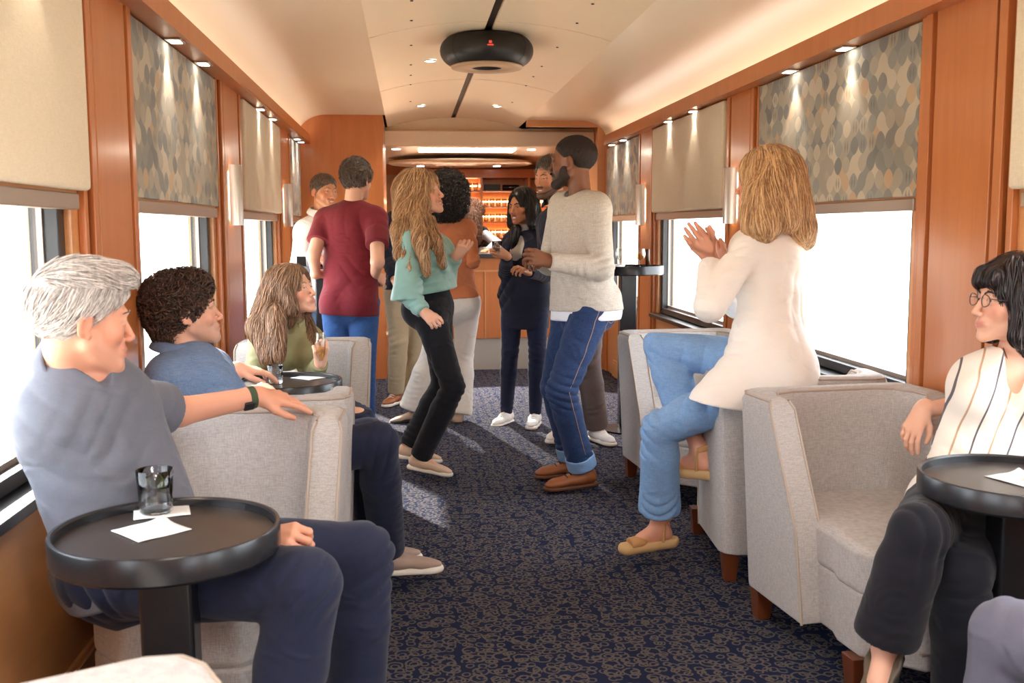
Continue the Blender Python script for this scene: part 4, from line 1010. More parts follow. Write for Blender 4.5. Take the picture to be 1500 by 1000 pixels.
# ------------------------------------------------------------------ the people
if True:   # person 12
    g=Fig('man in an oatmeal sweater and cuffed dark jeans, head turned away, dancing in brown boots',dict(
        nk=(850,288,5.15),shL=(874,304,4.99),shR=(824,302,5.32),elL=(881,392,4.93),wrL=(806,383,4.88),elR=(806,386,5.40),wrR=(786,380,5.14),
        pel=(853,446,5.13),knL=(822,572,4.95),anL=(853,683,5.06),knR=(812,566,5.28),anR=(838,668,5.32)),(-.85,-.5,0),(-.9,-.35,0),1.02,'m',SKIN_BRN,.0055)
    hd=Head(at(839,238,5.15),(-.88,.42,.02),(0,0,1),1.10,'m',0,.8)
    g.skinbody(hd,dict(to=(762,374,4.92),back=(-.2,-.6,.6),curl=(.8,.9,1.0,1.0),thumb=.6),dict(to=(766,371,4.84),back=(.1,-.9,.3),curl=(.75,.8,.85,.9),thumb=.6),beard=.9)
    hd.extras(g.root,(.02,.01,.008),H_BLK)
    g.hair(H_FADE,.000,cut=(-.008,),n=1500,length=.006,steps=2,rad=.0012,lift=.0008,v=.004,ears=True)
    F2=Fld(); 
    for x in (-1,1): hd.cp(F2,(x*.049,.016,-.060),(x*.019,.071,-.1),.0222,.0195,.02); hd.e(F2,(x*.055,.018,-.042),(.0155,.028,.03),.02)
    hd.e(F2,(0,.082,-.1005),(.0245,.0175,.0195),.02)
    hd.cp(F2,(-.026,.095,-.053),(.026,.095,-.053),.006,None,.004); hd.e(F2,(0,.11,-.067),(.024,.02,.009),.004,'s')
    V,Q=F2.mesh(v=.003); np_mesh('beard',V,Q,H_FADE,g.root)
    g.trousers(MP['jeans'],.012,upto=1.90,seed=3,amp=.008,waist=.06,flare=.008)
    for S in 'LR':
        an=lerp(g.J['kn'+S],g.J['an'+S],.86); F3=Fld(); F3.cap(an,lerp(g.J['kn'+S],g.J['an'+S],.97),.076,.077,.004); d=nrm(g.J['an'+S]-g.J['kn'+S]); F3.plane(an+d*.062,d,.004); F3.plane(an-d*.004,-d,.004); V,Q=F3.mesh(v=.005); o=np_mesh('trouser_cuff',V,Q,MP['jeans_l'],g.root); o['label']='pale turned-up jeans cuff'
    g.top(MP['tee_w'],.018,sleeve=.5,hem=.078,seed=5,name='undershirt',amp=.003,low=.09,po=.016)
    def ex(F_): 
        for r_,k_ in (((.0),0),): F_.cap(g.J['pel']+UP*.045,g.J['pel']+UP*.10,g.r['pel']+.012,g.r['pel']+.016,.02,flat=.78,fd=g.fb)
    g.top(MP['sweater'],.024,po=.014,sleeve='wr',hem=.03,seed=6,extra=ex,neck=.064,amp=.009,low=.03,name='sweater',o2=.014)
    STI=simple('tan_stitching',srgb(196,150,104),.7)
    def stitch(pts,nn,name='pocket_stitching'):
        P=np.array(pts); P=np.concatenate([P[i]+(P[i+1]-P[i])*np.linspace(0,1,9)[:-1,None] for i in range(len(P)-1)]+[P[-1:]])
        for _ in range(14): P=P-nn*(g.trF.ev(P))[:,None]*.8
        P=P+g.trF.grad(P)*.0008; mb=MB(); K=5; r=.0014
        for a,b in zip(P,P[1:]):
            fr=frame(b-a+1e-7,(.1,.2,1)); mb.raw([p+r*(math.cos(2*PI*k/K)*fr[:,0]+math.sin(2*PI*k/K)*fr[:,2]) for p in (a,b) for k in range(K)],[(k,(k+1)%K,K+(k+1)%K,K+k) for k in range(K)])
        mb.build(name,STI,g.root)
    nn=nrm(-g.fp*.55-g.sp*.83); tt=np.cross(UP,nn); c=g.J['pel']+nn*.20-UP*.075
    stitch([c+tt*a+UP*b for a,b in ((-.062,.06),(-.058,-.05),(0,-.075),(.058,-.05),(.062,.06),(-.062,.06))],nn)
    stitch([c+tt*a+UP*b for a,b in ((-.055,.0),(-.02,-.012),(0,.004),(.02,-.012),(.055,.0))],nn)
    n2=-g.sp; c=lerp(g.J['hpL'],g.J['knL'],.5)+n2*.12; stitch([g.J['hpL']+n2*.14+g.fp*.02+UP*.0,lerp(g.J['hpL'],g.J['knL'],.5)+n2*.12,g.J['knL']+n2*.1,lerp(g.J['knL'],g.J['anL'],.8)+n2*.09],n2,'seam_stitching')
    for S,d in (('L',(-.97,-.2,-.03)),('R',(-.97,-.05,-.03))): shoe(g.root,g.J['an'+S],d,'boot',[LEATHER,SOLE_BR,DARKSOLE],1.06)
if True:   # person 7
    g=Fig('laughing woman in a teal satin blouse and black trousers dancing in beige slip-ons',dict(
        nk=(614,334,5.5),shR=(599,352,5.36),shL=(630,352,5.62),elR=(596,430,5.25),wrR=(622,458,5.18),elL=(652,402,5.56),wrL=(668,375,5.45),
        pel=(632,446,5.5),knR=(664,566,5.33),anR=(618,664,5.42),knL=(648,562,5.68),anL=(602,648,5.66)),(.88,-.35,.0),(.92,-.3,0),.96,'f',SKIN_FAIR,.0055)
    hd=Head(at(617,284,5.5),(.90,-.36,.22),(-.2,0,1),1.03,'f',.9,.55)
    g.skinbody(hd,dict(to=(644,476,5.1),back=(-.2,-.8,.6),curl=(.9,1.0,1.0,.9),thumb=.5),dict(to=(684,355,5.4),back=(-.2,-.5,-.4),curl=(.7,.9,1.1,1.2),thumb=.7),feet=(('R',(.93,-.3,-.2)),('L',(.96,-.1,-.1))))
    hd.extras(g.root,(.1,.14,.16),H_LBR)
    def ex(F_,h):
        h.cp(F_,(0,-.055,.02),(0,-.105,-.09),.080,.062,.03)
        for px,py,Y,px2,py2,Y2,r,r2 in ((597,300,5.46,588,340,5.38,.048,.042),(588,340,5.38,583,375,5.30,.038,.012),(598,318,5.5,592,360,5.4,.048,.034),(592,350,5.4,600,392,5.24,.03,.012),(629,322,5.40,636,352,5.34,.028,.026),(636,352,5.34,650,388,5.36,.024,.008),(610,300,5.40,616,350,5.28,.034,.028),(616,350,5.28,626,400,5.26,.026,.008)):
            F_.cap(at(px,py,Y),at(px2,py2,Y2),r,r2,.03)
        h.cp(F_,(.070,.03,.03),(.088,.03,-.06),.022,.026,.02)
    g.hair(H_LBR,.012,extra=ex,cut=False,flow=lambda P,h:-UP*1.0+.25*nrm(-h.R[:,1])+0*P,n=4200,length=.16,steps=14,rad=.0019,lift=.006,wave=.006,wl=.085,v=.006,face=.095)
    g.trousers(MP['black'],.006,seed=13,amp=.006,waist=.13,flare=.014)
    def slv(F_): 
        J=g.J; F_.cap(lerp(J['shR'],J['elR'],.5),J['elR']+A(0,0,-.03),.062,.078,.03); F_.cap(J['elR']+A(0,0,-.03),lerp(J['elR'],J['wrR'],.8),.075,.045,.03); F_.cap(lerp(J['shL'],J['elL'],.5),J['elL'],.055,.06,.03)
        F_.cap(g.J['pel']+UP*.10,g.J['pel']+UP*.17,g.r['pel']+.012,g.r['waist']+.03,.04,flat=.8,fd=g.fb)
    g.top(MP['teal'],.016,sleeve=1.93,hem=-.07,seed=15,extra=slv,neck=.058,vneck=.03,amp=.011,low=.0,name='blouse',o2=.018)
    for S,d in (('R',(.93,-.34,-.14)),('L',(.97,-.12,-.12))): shoe(g.root,g.J['an'+S],d,'slip',[BEIGE_SH,SOLE_W],.94)
if True:   # person 10
    g=Fig('smiling woman with long black hair in a navy jacket and white sneakers holding a glass',dict(
        nk=(771,338,6.85),shR=(750,353,6.95),shL=(793,353,6.76),elR=(741,400,6.85),wrR=(742,374,6.60),elL=(799,402,6.72),wrL=(772,398,6.5),
        pel=(769,428,6.86),knR=(747,515,6.86),anR=(742,600,6.98),knL=(787,515,6.78),anL=(784,602,6.82)),(-.45,-.88,0),(-.3,-.95,0),.94,'f',SKIN_OLV,.006)
    hd=Head(at(765,303,6.82),(-.72,-.66,-.05),(-.06,0,1),.98,'f',1.0,.7)
    g.skinbody(hd,dict(to=(722,362,6.55),back=(.15,-1,.15),curl=(.75,.8,.9,1.0),thumb=.6),dict(to=(752,390,6.4),back=(0,-.6,.8),curl=(.7,.8,.9,1),thumb=.5))
    hd.extras(g.root,(.02,.012,.01),H_BLK)
    def ex(F_,h):
        h.cp(F_,(0,-.05,.02),(0,-.085,-.10),.086,.08,.03); h.cp(F_,(-.075,.012,.03),(-.092,.02,-.11),.028,.034,.02); h.cp(F_,(.075,.012,.03),(.09,.01,-.11),.028,.034,.02)
        F_.cap(at(756,335,6.78),at(748,372,6.78),.034,.024,.03); F_.cap(at(790,330,6.8),at(794,380,6.78),.045,.03,.03); F_.cap(at(785,330,6.95),at(785,380,6.95),.07,.05,.03)
    g.hair(H_BLK,.012,extra=ex,cut=False,flow=DOWN,n=1000,length=.2,steps=10,rad=.0026,lift=.002,v=.006,face=.1,jit=.12)
    g.trousers(MP['navy'],.004,seed=23,amp=.005)
    F3=Fld(); F3.cap(g.J['nk']-UP*.03,hd.T(0,-.02,-.105),.060,.057,.02); F3.fold(g.J['nk']+UP*.02,.1,UP,.02,.002,1); F3.plane(hd.T(0,0,-.118),UP,.004); g.garment('turtleneck_collar',F3,MP['turtle'])
    g.top(MP['turtle'],.010,sleeve=.6,hem=-.02,seed=25,name='knit_top')
    def jk(F_):
        F_.cap(g.J['pel']+UP*.0,g.J['pel']-UP*.22,g.r['pel']+.012,g.r['pel']+.012,.03,flat=.76,fd=g.fp)
        a=g.J['nk']+g.fb*.11; F_.cap(a+UP*.1,g.J['pel']+g.fb*.20-g.sd*-.03-UP*.1,.036,.062,.01,'s'); F_.cap(g.J['pel']+g.fb*.20-UP*.1,g.J['pel']+g.fb*.20-UP*.4,.06,.07,.01,'s')
    g.top(MP['navyj'],.020,sleeve=1.9,hem=.24,seed=27,extra=jk,neck=.062,amp=.007,low=.02,name='jacket',o2=.014)
    for S,d in (('R',(-.55,-.83,0)),('L',(-.3,-.95,0))): shoe(g.root,g.J['an'+S],d,'sneaker',[WHITE_SH,SOLE_W,SOLE_W],.95)
    p=at(728,362,6.585); tumbler((p[0],p[1],p[2]-.035),.033,.075,'short glass raised by the smiling woman with long black hair',True,False)
if True:   # person 8
    g=Fig('woman with curly black hair in a rust top and white wide trousers, back turned',dict(
        nk=(660,318,7.0),shR=(687,335,7.0),shL=(634,336,7.05),elR=(693,383,6.92),wrR=(693,362,7.1),elL=(628,385,7.0),wrL=(630,370,7.2),
        pel=(666,440,7.05),knR=(680,520,7.1),anR=(670,602,7.02),knL=(630,520,7.05),anL=(607,596,7.05)),(-.2,.97,0),(-.2,.97,0),1.0,'f',SKIN_TAN,.007)
    hd=Head(at(657,287,7.0),(.35,.93,.0),(0,0,1),1.0,'f')
    g.skinbody(hd,dict(to=(692,348,7.1),back=(.9,-.3,0),curl=(.5,.5,.6,.6)),dict(to=(640,360,7.3),back=(0,-.3,1)))
    hd.extras(g.root,(.03,.02,.01),H_BLK)
    def ex(F_,h):
        h.e(F_,(0,-.03,.025),(.105,.115,.115),.03); h.e(F_,(0,-.06,-.05),(.115,.1,.09),.03)
    g.hair(H_CURL,.004,extra=ex,cut=False,n=2600,length=.07,steps=12,rad=.0034,lift=.014,curl=.012,wl=.034,v=.008,jit=.8)
    g.trousers(MP['cream_t'],.008,flare=.055,seed=33,amp=.006,oth=.01)
    g.top(MP['orange'],.010,sleeve=1.5,hem=-.03,seed=35,amp=.006)
    for S,d in (('R',(.0,.97,-.1)),('L',(-.95,-.1,-.12))): shoe(g.root,g.J['an'+S],d,'slip',[BEIGE_SH,DARKSOLE],.95)
if True:   # person 6
    g=Fig('person in a navy jacket and khaki trousers mostly hidden behind the woman in teal',dict(
        nk=(604,306,7.9),shR=(577,322,7.8),shL=(631,322,7.95),elR=(567,372,7.75),wrR=(577,408,7.6),elL=(636,375,7.9),wrL=(625,410,7.8),
        pel=(596,420,7.8),knR=(584,500,7.75),anR=(580,572,7.8),knL=(608,500,7.85),anL=(604,575,7.9)),(-.3,-.95,0),None,.98,'m',SKIN_TAN,.008)
    hd=Head(at(606,278,7.88),(-.3,-.95,0)); g.skinbody(hd,dict(to=(580,425,7.5),back=(-1,0,0)),dict(to=(615,425,7.7),back=(1,0,0))); hd.extras(g.root,(.05,.03,.02),H_DBR)
    g.hair(H_DBR,.008,n=300,length=.03,v=.007)
    g.trousers(MP['khaki'],.012,seed=43,flare=.01); g.top(MP['navyj'],.018,hem=.04,seed=45,name='jacket')
    for S,d in (('R',(-.45,-.9,0)),('L',(-.2,-.95,0))): shoe(g.root,g.J['an'+S],d,'sneaker',[LEATHER,SOLE_W,SOLE_W],1.0)
if True:   # person 11
    g=Fig('grinning dark bearded man in grey trousers half hidden behind the man in the sweater',dict(
        nk=(818,302,6.28),shR=(800,326,6.40),shL=(848,322,6.13),elR=(800,385,6.38),wrR=(822,400,6.18),elL=(862,385,6.08),wrL=(845,405,5.93),
        pel=(846,430,6.28),knR=(824,525,6.28),anR=(822,618,6.28),knL=(862,530,6.20),anL=(874,622,6.24)),(-.6,-.8,0),None,.98,'m',SKIN_TAN,.0065)
    hd=Head(at(806,260,6.26),(-.78,-.6,-.12),(.08,0,1),1.02,'m',1.0,.6)
    g.skinbody(hd,dict(to=(830,410,5.98),back=(0,-.8,.5)),dict(to=(835,412,5.78),back=(0,-.8,.5)),beard=.9); hd.extras(g.root,(.03,.02,.015),H_DBR)
    g.hair(H_SP,.004,n=1500,length=.03,lift=.005,flow=lambda P,h:np.broadcast_to(h.R@A(.2,-.6,.7),P.shape).copy(),v=.006,face=.085,ears=True)
    F2=Fld()
    for x in (-1,1): hd.cp(F2,(x*.052,.012,-.055),(x*.02,.072,-.1),.023,.021,.02); hd.cp(F2,(x*.064,.012,-.055),(x*.068,.012,-.015),.012,.008,.01)
    hd.e(F2,(0,.082,-.1),(.026,.018,.021),.02); hd.cp(F2,(-.024,.094,-.050),(.024,.094,-.050),.0055,None,.004)
    V,Q=F2.mesh(v=.004); np_mesh('beard',V,Q,H_DBR,g.root)
    g.trousers(MP['grey_tr'],.014,seed=53,flare=.02,amp=.006); g.top(MP['navyj'],.014,hem=.08,seed=55); g.collar(MP['navyj'],.076)
    for S,d in (('R',(-.5,-.85,0)),('L',(.35,-.9,0))): shoe(g.root,g.J['an'+S],d,'sneaker',[WHITE_SH,SOLE_W,SOLE_W],1.02)
if True:   # person 5
    g=Fig('man in a maroon T-shirt and blue jeans standing with his back turned',dict(
        nk=(517,298,6.7),shL=(476,322,6.78),shR=(552,320,6.62),elL=(459,374,6.62),wrL=(463,402,6.70),elR=(553,384,6.42),wrR=(549,404,6.66),
        pel=(513,440,6.7),knL=(497,540,6.72),anL=(490,630,6.8),knR=(533,540,6.66),anR=(537,628,6.75)),(.25,.97,0),None,1.04,'m',SKIN_FAIR,.0055)
    hd=Head(at(523,264,6.7),(.48,.88,-.05),(0,0,1),1.03)
    g.skinbody(hd,dict(to=(562,410,6.72),back=(.3,-.8,.4),curl=(.9,1,1,1)),dict(to=(472,398,6.76),back=(0,-.3,1)),beard=.25); hd.extras(g.root,(.05,.04,.03),H_SP)
    g.hair(H_SP,.012,n=1500,length=.04,steps=5,rad=.0024,lift=.006,v=.006,flow=lambda P,h:(P-h.T(0,-.04,.1))*10+h.R@A(0,-.3,.2),jit=.5)
    g.trousers(MP['jeans_b'],.012,seed=63); g.top(MP['maroon'],.022,sleeve=.62,hem=.09,seed=65,amp=.010,low=.09,name='tshirt',o2=.028,neck=.06)
    for S in 'LR': shoe(g.root,g.J['an'+S],(.2,.97,0),'sneaker',[DARKSOLE,SOLE_BR,SOLE_BR])
if True:   # person 4
    g=Fig('smiling man in a white shirt standing behind the tall table by the window',dict(
        nk=(471,318,7.52),shR=(445,338,7.42),shL=(503,334,7.64),elR=(439,385,7.32),wrR=(468,379,7.22),elL=(512,385,7.62),wrL=(500,376,7.36),
        pel=(463,430,7.52),knR=(455,520,7.52),anR=(452,610,7.52),knL=(486,520,7.57),anL=(486,608,7.62)),(.55,-.8,0),None,1.03,'m',SKIN_TAN,.0065)
    hd=Head(at(475,281,7.48),(.62,-.76,-.02),(.05,0,1),1.02,'m',1.0,.5)
    g.skinbody(hd,dict(to=(482,383,7.12),back=(0,-.3,1)),dict(to=(490,385,7.22),back=(0,-.3,1)),beard=.15); hd.extras(g.root,(.04,.03,.02),H_SP)
    g.hair(H_SP,.006,n=400,length=.025,v=.006); g.trousers(MP['jeans_l'],.012,seed=73); g.top(MP['white_shirt'],.022,hem=.05,seed=75,low=.06,sleeve=1.6); g.collar(MP['white_shirt'],.078)
    for S in 'LR': shoe(g.root,g.J['an'+S],(.5,-.8,0),'sneaker',[DARKSOLE,SOLE_BR,SOLE_BR])
if True:   # person 9
    g=Fig('bartender with long curly hair in a black vest over pale blue sleeves behind the bar',dict(
        nk=(694,332,10.9),shR=(708,342,10.75),shL=(684,342,11.05),elR=(728,356,10.55),wrR=(714,367,10.4),elL=(700,368,10.9),wrL=(712,366,10.6),
        pel=(686,402,10.95),knR=(686,455,10.9),anR=(686,508,10.9),knL=(676,455,11),anL=(676,508,11)),(.75,-.6,0),None,.98,'f',SKIN_TAN,.008)
    hd=Head(at(692,312,10.82),(.8,.1,-.35),(.3,0,1),1.0,'f'); g.skinbody(hd,dict(to=(706,368,10.3),back=(0,0,1)),dict(to=(718,368,10.5),back=(0,0,1))); hd.extras(g.root,(.03,.02,.01),H_DBR)
    def ex(F_,h):
        h.e(F_,(0,-.03,.02),(.10,.11,.105),.03); F_.cap(at(690,320,10.7),at(693,350,10.55),.10,.07,.03)
    g.hair(H_CHEST,.015,extra=ex,cut=False,n=1500,length=.12,steps=10,rad=.003,lift=.006,curl=.008,wl=.04,v=.009,flow=DOWN)
    g.trousers(MP['black'],.008); g.top(MP['blue_s'],.012,hem=.0,seed=81); g.top(MP['vest'],.022,sleeve=.05,hem=.04,seed=82,name='vest',vneck=.12)
    for S in 'LR': shoe(g.root,g.J['an'+S],(.7,-.7,0),'slip',[DARKSOLE,DARKSOLE],.95)
if True:   # person 1
    g=Fig('silver haired man in a grey polo seated with one arm along the chair back',dict(
        nk=(104,540,2.50),shR=(96,620,2.42),shL=(188,592,2.68),elR=(212,738,2.54),wrR=(382,790,2.30),elL=(262,603,2.92),wrL=(378,580,3.04),
        pel=('w',-.66,2.48,.555),knR=(446,856,2.14),anR=(392,1190,2.14),knL=(528,812,2.48),anL=(520,1090,2.46)),(.80,-.60,0),(.72,-.69,0),1.02,'m',SKIN_ROSY,.0045)
    hd=Head(at(120,468,2.45),(.86,.50,-.10),(.02,0,1),1.04,'m',.75,.7)
    g.skinbody(hd,dict(to=(472,790,2.20),back=(.1,-.75,.65),curl=(1.1,1.15,1.2,1.2),thumb=.9),dict(to=(432,586,3.10),back=(-.05,-.42,.9),curl=(.12,.2,.25,.3),thumb=.05,spread=.12),hv=.0026,beard=.12)
    hd.extras(g.root,(.15,.2,.25),H_SP)
    def ex(F_,h): h.e(F_,(0,.02,.088),(.062,.078,.042),.03); h.e(F_,(0,.070,.098),(.050,.034,.024),.02)
    g.hair(H_GREY,.002,extra=ex,cut=(-.002,),n=5600,length=.05,steps=7,rad=.0012,lift=.0045,v=.0045,jit=.22,ears=True,face=.078,fx=.086,fz=-.018,
        flow=lambda P,h:(P-h.T(0,-.06,.13))*6+np.where((h.L(P)[...,2:3]>.075),1.0,0)*(h.R@A(.15,.9,.25))+np.where((h.L(P)[...,2:3]<=.075),1.0,0)*(h.R@A(0,-.9,-.6)))
    g.trousers(MP['navy'],.016,seed=93,amp=.009,flare=.012)
    g.top(MP['grey_polo'],.022,sleeve=.62,hem=.07,seed=95,amp=.004,low=.05,name='polo_shirt',o2=.030,neck=.066,vneck=.02)
    g.collar(MP['grey_polo'],.067,.028,open_=.95,fwd=.028,up=.0)
    w=lerp(g.J['elL'],g.J['wrL'],.86); w2=lerp(g.J['elL'],g.J['wrL'],1.0); d=nrm(w2-w); F3=Fld(); F3.cap(w,w2,.0345,.0335,.002); F3.plane(w+d*.022,d,.002); F3.plane(w,-d,.002); g.garment('watch_band',F3,simple('green_strap',srgb(58,74,52),.7),v=.0025)
    c=w+d*.011+nrm(np.cross(d,A(1,0,0)))*-.0; 
    F3=Fld(); F3.box(w+d*.011+A(0,-.8,-.6)*.034,frame(d,(0,-.8,-.6)),A(.016,.017,.005),.004); V,Q=F3.mesh(v=.002); np_mesh('watch_case',V,Q,M['rubber'],g.root)
    for S in 'LR': shoe(g.root,g.J['an'+S],(.6,-.8,0),'slip',[TAUPE_SH,SOLE_W],1.05)
if True:   # person 2
    g=Fig('man with dark curly hair in a denim shirt seated at the middle low table',dict(
        nk=(266,522,3.62),shR=(243,552,3.50),shL=(312,540,3.78),elR=(292,592,3.52),wrR=(372,576,3.76),elL=(330,572,4.00),wrL=(348,540,4.04),
        pel=(360,668,3.64),knR=(552,648,3.52),anR=(568,800,3.76),knL=(540,640,3.85),anL=(545,790,4.00)),(.85,.35,0),(.95,.1,0),1.0,'m',SKIN_FAIR,.005)
    hd=Head(at(272,458,3.62),(.93,.34,.16),(-.15,0,1),1.03,'m',0,.8)
    g.skinbody(hd,dict(to=(408,563,3.88),back=(-.2,-.7,.6),curl=(.8,.9,1,1.1),thumb=.7),dict(to=(396,545,4.08),back=(0,-.1,1),curl=(.25,.3,.35,.4),thumb=.2),hv=.0033,beard=.35)
    hd.extras(g.root,(.06,.04,.03),H_DBR)
    def ex(F_,h): h.e(F_,(0,-.025,.055),(.080,.100,.078),.03); h.e(F_,(0,.035,.088),(.060,.052,.034),.03); h.cp(F_,(0,-.080,.0),(0,-.07,-.055),.042,.038,.03)
    g.hair(H_DBR,.004,extra=ex,cut=(-.02,),ears=True,n=2300,length=.045,steps=13,rad=.0024,lift=.004,curl=.008,wl=.026,v=.006,jit=.8,face=.10,fx=.125,fz=-.015)
    g.trousers(MP['navy'],.012,seed=103,flare=.012); g.top(MP['denim_shirt'],.020,sleeve=1.3,hem=.03,seed=105,amp=.009,neck=.064); g.collar(MP['denim_shirt'],.078,.03)
    for S,d in (('R',(.97,.05,0)),('L',(.9,.3,0))):
        F3=Fld(); F3.cap(lerp(g.J['kn'+S],g.J['an'+S],.8),g.J['an'+S]-UP*.02,.044,.042,.01); g.garment('sock',F3,MP['black'])
        shoe(g.root,g.J['an'+S],d,'slip',[TAUPE_SH,SOLE_W],1.05)
if True:   # person 3
    g=Fig('woman with long brown hair in an olive blouse seated with a champagne flute',dict(
        nk=(418,474,4.84),shR=(384,502,4.80),shL=(455,498,4.96),elR=(368,560,4.72),wrR=(405,575,4.5),elL=(456,556,4.82),wrL=(469,532,4.62),
        pel=(430,585,4.92),knR=(470,602,4.5),anR=(470,715,4.5),knL=(524,612,4.42),anL=(500,720,4.5)),(.3,-.95,0),(.35,-.93,0),.96,'f',SKIN_FAIR,.0055)
    hd=Head(at(428,427,4.80),(.86,-.42,.25),(-.12,0,1),1.0,'f',0,.7)
    g.skinbody(hd,dict(to=(420,578,4.35),back=(0,-.3,1)),dict(to=(470,505,4.58),back=(.3,-.9,0),curl=(.9,1.0,1.1,1.1),thumb=.8),hv=.0035)
    hd.extras(g.root,(.08,.06,.04),H_BRN)
    def ex(F_,h):
        h.cp(F_,(0,-.05,.02),(0,-.1,-.09),.09,.085,.03)
        for a,b,r,r2 in (((400,440,4.8),(385,480,4.75),.07,.065),((385,480,4.75),(392,525,4.65),.06,.03),((404,460,4.70),(408,520,4.62),.045,.028),((440,462,4.9),(458,505,4.80),.04,.034)): F_.cap(at(*a),at(*b),r,r2,.03)
        h.cp(F_,(.072,.02,.03),(.088,.025,-.08),.024,.03,.02); h.cp(F_,(-.072,.02,.03),(-.088,.0,-.08),.024,.03,.02)
    g.hair(H_BRN,.012,extra=ex,cut=False,flow=lambda P,h:-UP+.15*nrm(-h.R[:,1])+0*P,n=3200,length=.15,steps=13,rad=.0018,lift=.004,wave=.005,wl=.08,v=.0055,face=.095)
    g.trousers(MP['navy'],.01,seed=113); g.top(MP['olive'],.018,hem=.0,seed=115,amp=.009,neck=.056,vneck=.05); g.collar(MP['olive'],.070,.025,open_=.6)
    for S in 'LR': shoe(g.root,g.J['an'+S],(.3,-.95,0),'slip',[DARKSOLE,DARKSOLE],.93)
    p=at(470,528,4.57); stemglass((p[0],p[1],p[2]-.075),'champagne flute held by the seated woman in olive',FL,FLQ,'champagne_flute')
if True:   # person 13
    g=Fig('clapping blonde woman in a white blazer and light jeans perched on a chair back',dict(
        nk=(1134,338,3.85),shL=(1092,366,3.74),shR=(1172,364,4.02),elL=(1040,448,3.62),wrL=(1040,376,3.78),elR=(1080,446,4.12),wrR=(1054,384,3.90),
        pel=(1125,535,3.74),hpL=(1098,568,3.68),knL=(967,628,3.82),anL=(966,764,3.94),knR=(968,505,4.02),anR=(1024,660,3.86)),(-.72,.69,0),(-.95,.25,0),.98,'f',SKIN_ROSY,.005)
    hd=Head(at(1122,268,3.85),(-.76,.64,.04),(0,0,1),1.04,'f')
    g.skinbody(hd,dict(to=(1016,322,3.86),back=(.45,.75,.3),curl=(.12,.1,.1,.15),thumb=.1,spread=.0,sc=1.12),dict(to=(998,322,3.70),back=(-.35,-.85,-.1),curl=(.1,.08,.1,.12),thumb=.1,spread=.0,sc=1.12),feet=(('L',(-.97,-.1,-.1)),('R',(-.6,.7,-.1))),hv=.0033)
    hd.extras(g.root,(.1,.14,.16),H_BLD)
    def ex(F_,h):
        h.cp(F_,(0,-.05,.02),(0,-.085,-.09),.092,.085,.03); h.cp(F_,(-.075,.015,.02),(-.092,-.01,-.10),.03,.04,.02)
        for a,b,r,r2 in (((1122,290,3.75),(1118,330,3.70),.08,.06),((1150,290,3.80),(1172,335,3.78),.075,.055),((1172,335,3.78),(1180,352,3.80),.05,.03),((1140,270,3.76),(1150,320,3.72),.08,.05),((1100,310,3.75),(1096,335,3.72),.03,.018)): F_.cap(at(*a),at(*b),r,r2,.03)
    g.hair(H_BLD,.014,extra=ex,cut=False,flow=lambda P,h:-UP*1.0+.25*nrm(-h.R[:,1])+0*P,n=4000,length=.15,steps=10,rad=.0018,lift=.003,wave=.002,wl=.1,v=.005,jit=.16,face=.1)
    g.trousers(MP['jeans_l'],.012,upto=1.82,seed=123,amp=.009,flare=.022)
    def bz(F_):
        J=g.J; F_.cap(J['pel']+UP*.04,J['pel']-UP*.10,.185,.215,.04,flat=.82,fd=g.fp); F_.cap(lerp(J['shL'],J['elL'],.6),J['elL'],.052,.050,.03); F_.cap(J['pel']+A(-.05,-.06,0),J['hpL']+A(-.14,-.06,-.06),.13,.11,.04); F_.cap(J['pel']+A(0,-.07,-.02),J['pel']+A(.02,-.09,-.17),.15,.14,.04)
    g.top(MP['blazer_w'],.026,sleeve=1.85,hem=.165,seed=125,extra=bz,amp=.005,low=.06,neck=.058,name='blazer',o2=.018,hemdir=(.18,.0,1))
    F3=Fld(); w=lerp(g.J['elL'],g.J['wrL'],.86)
    for S,d in (('L',(-.97,-.15,-.06)),('R',(-.75,.62,-.05))): shoe(g.root,g.J['an'+S],d,'sandal',[TAN_STRAP,CORK],.95)
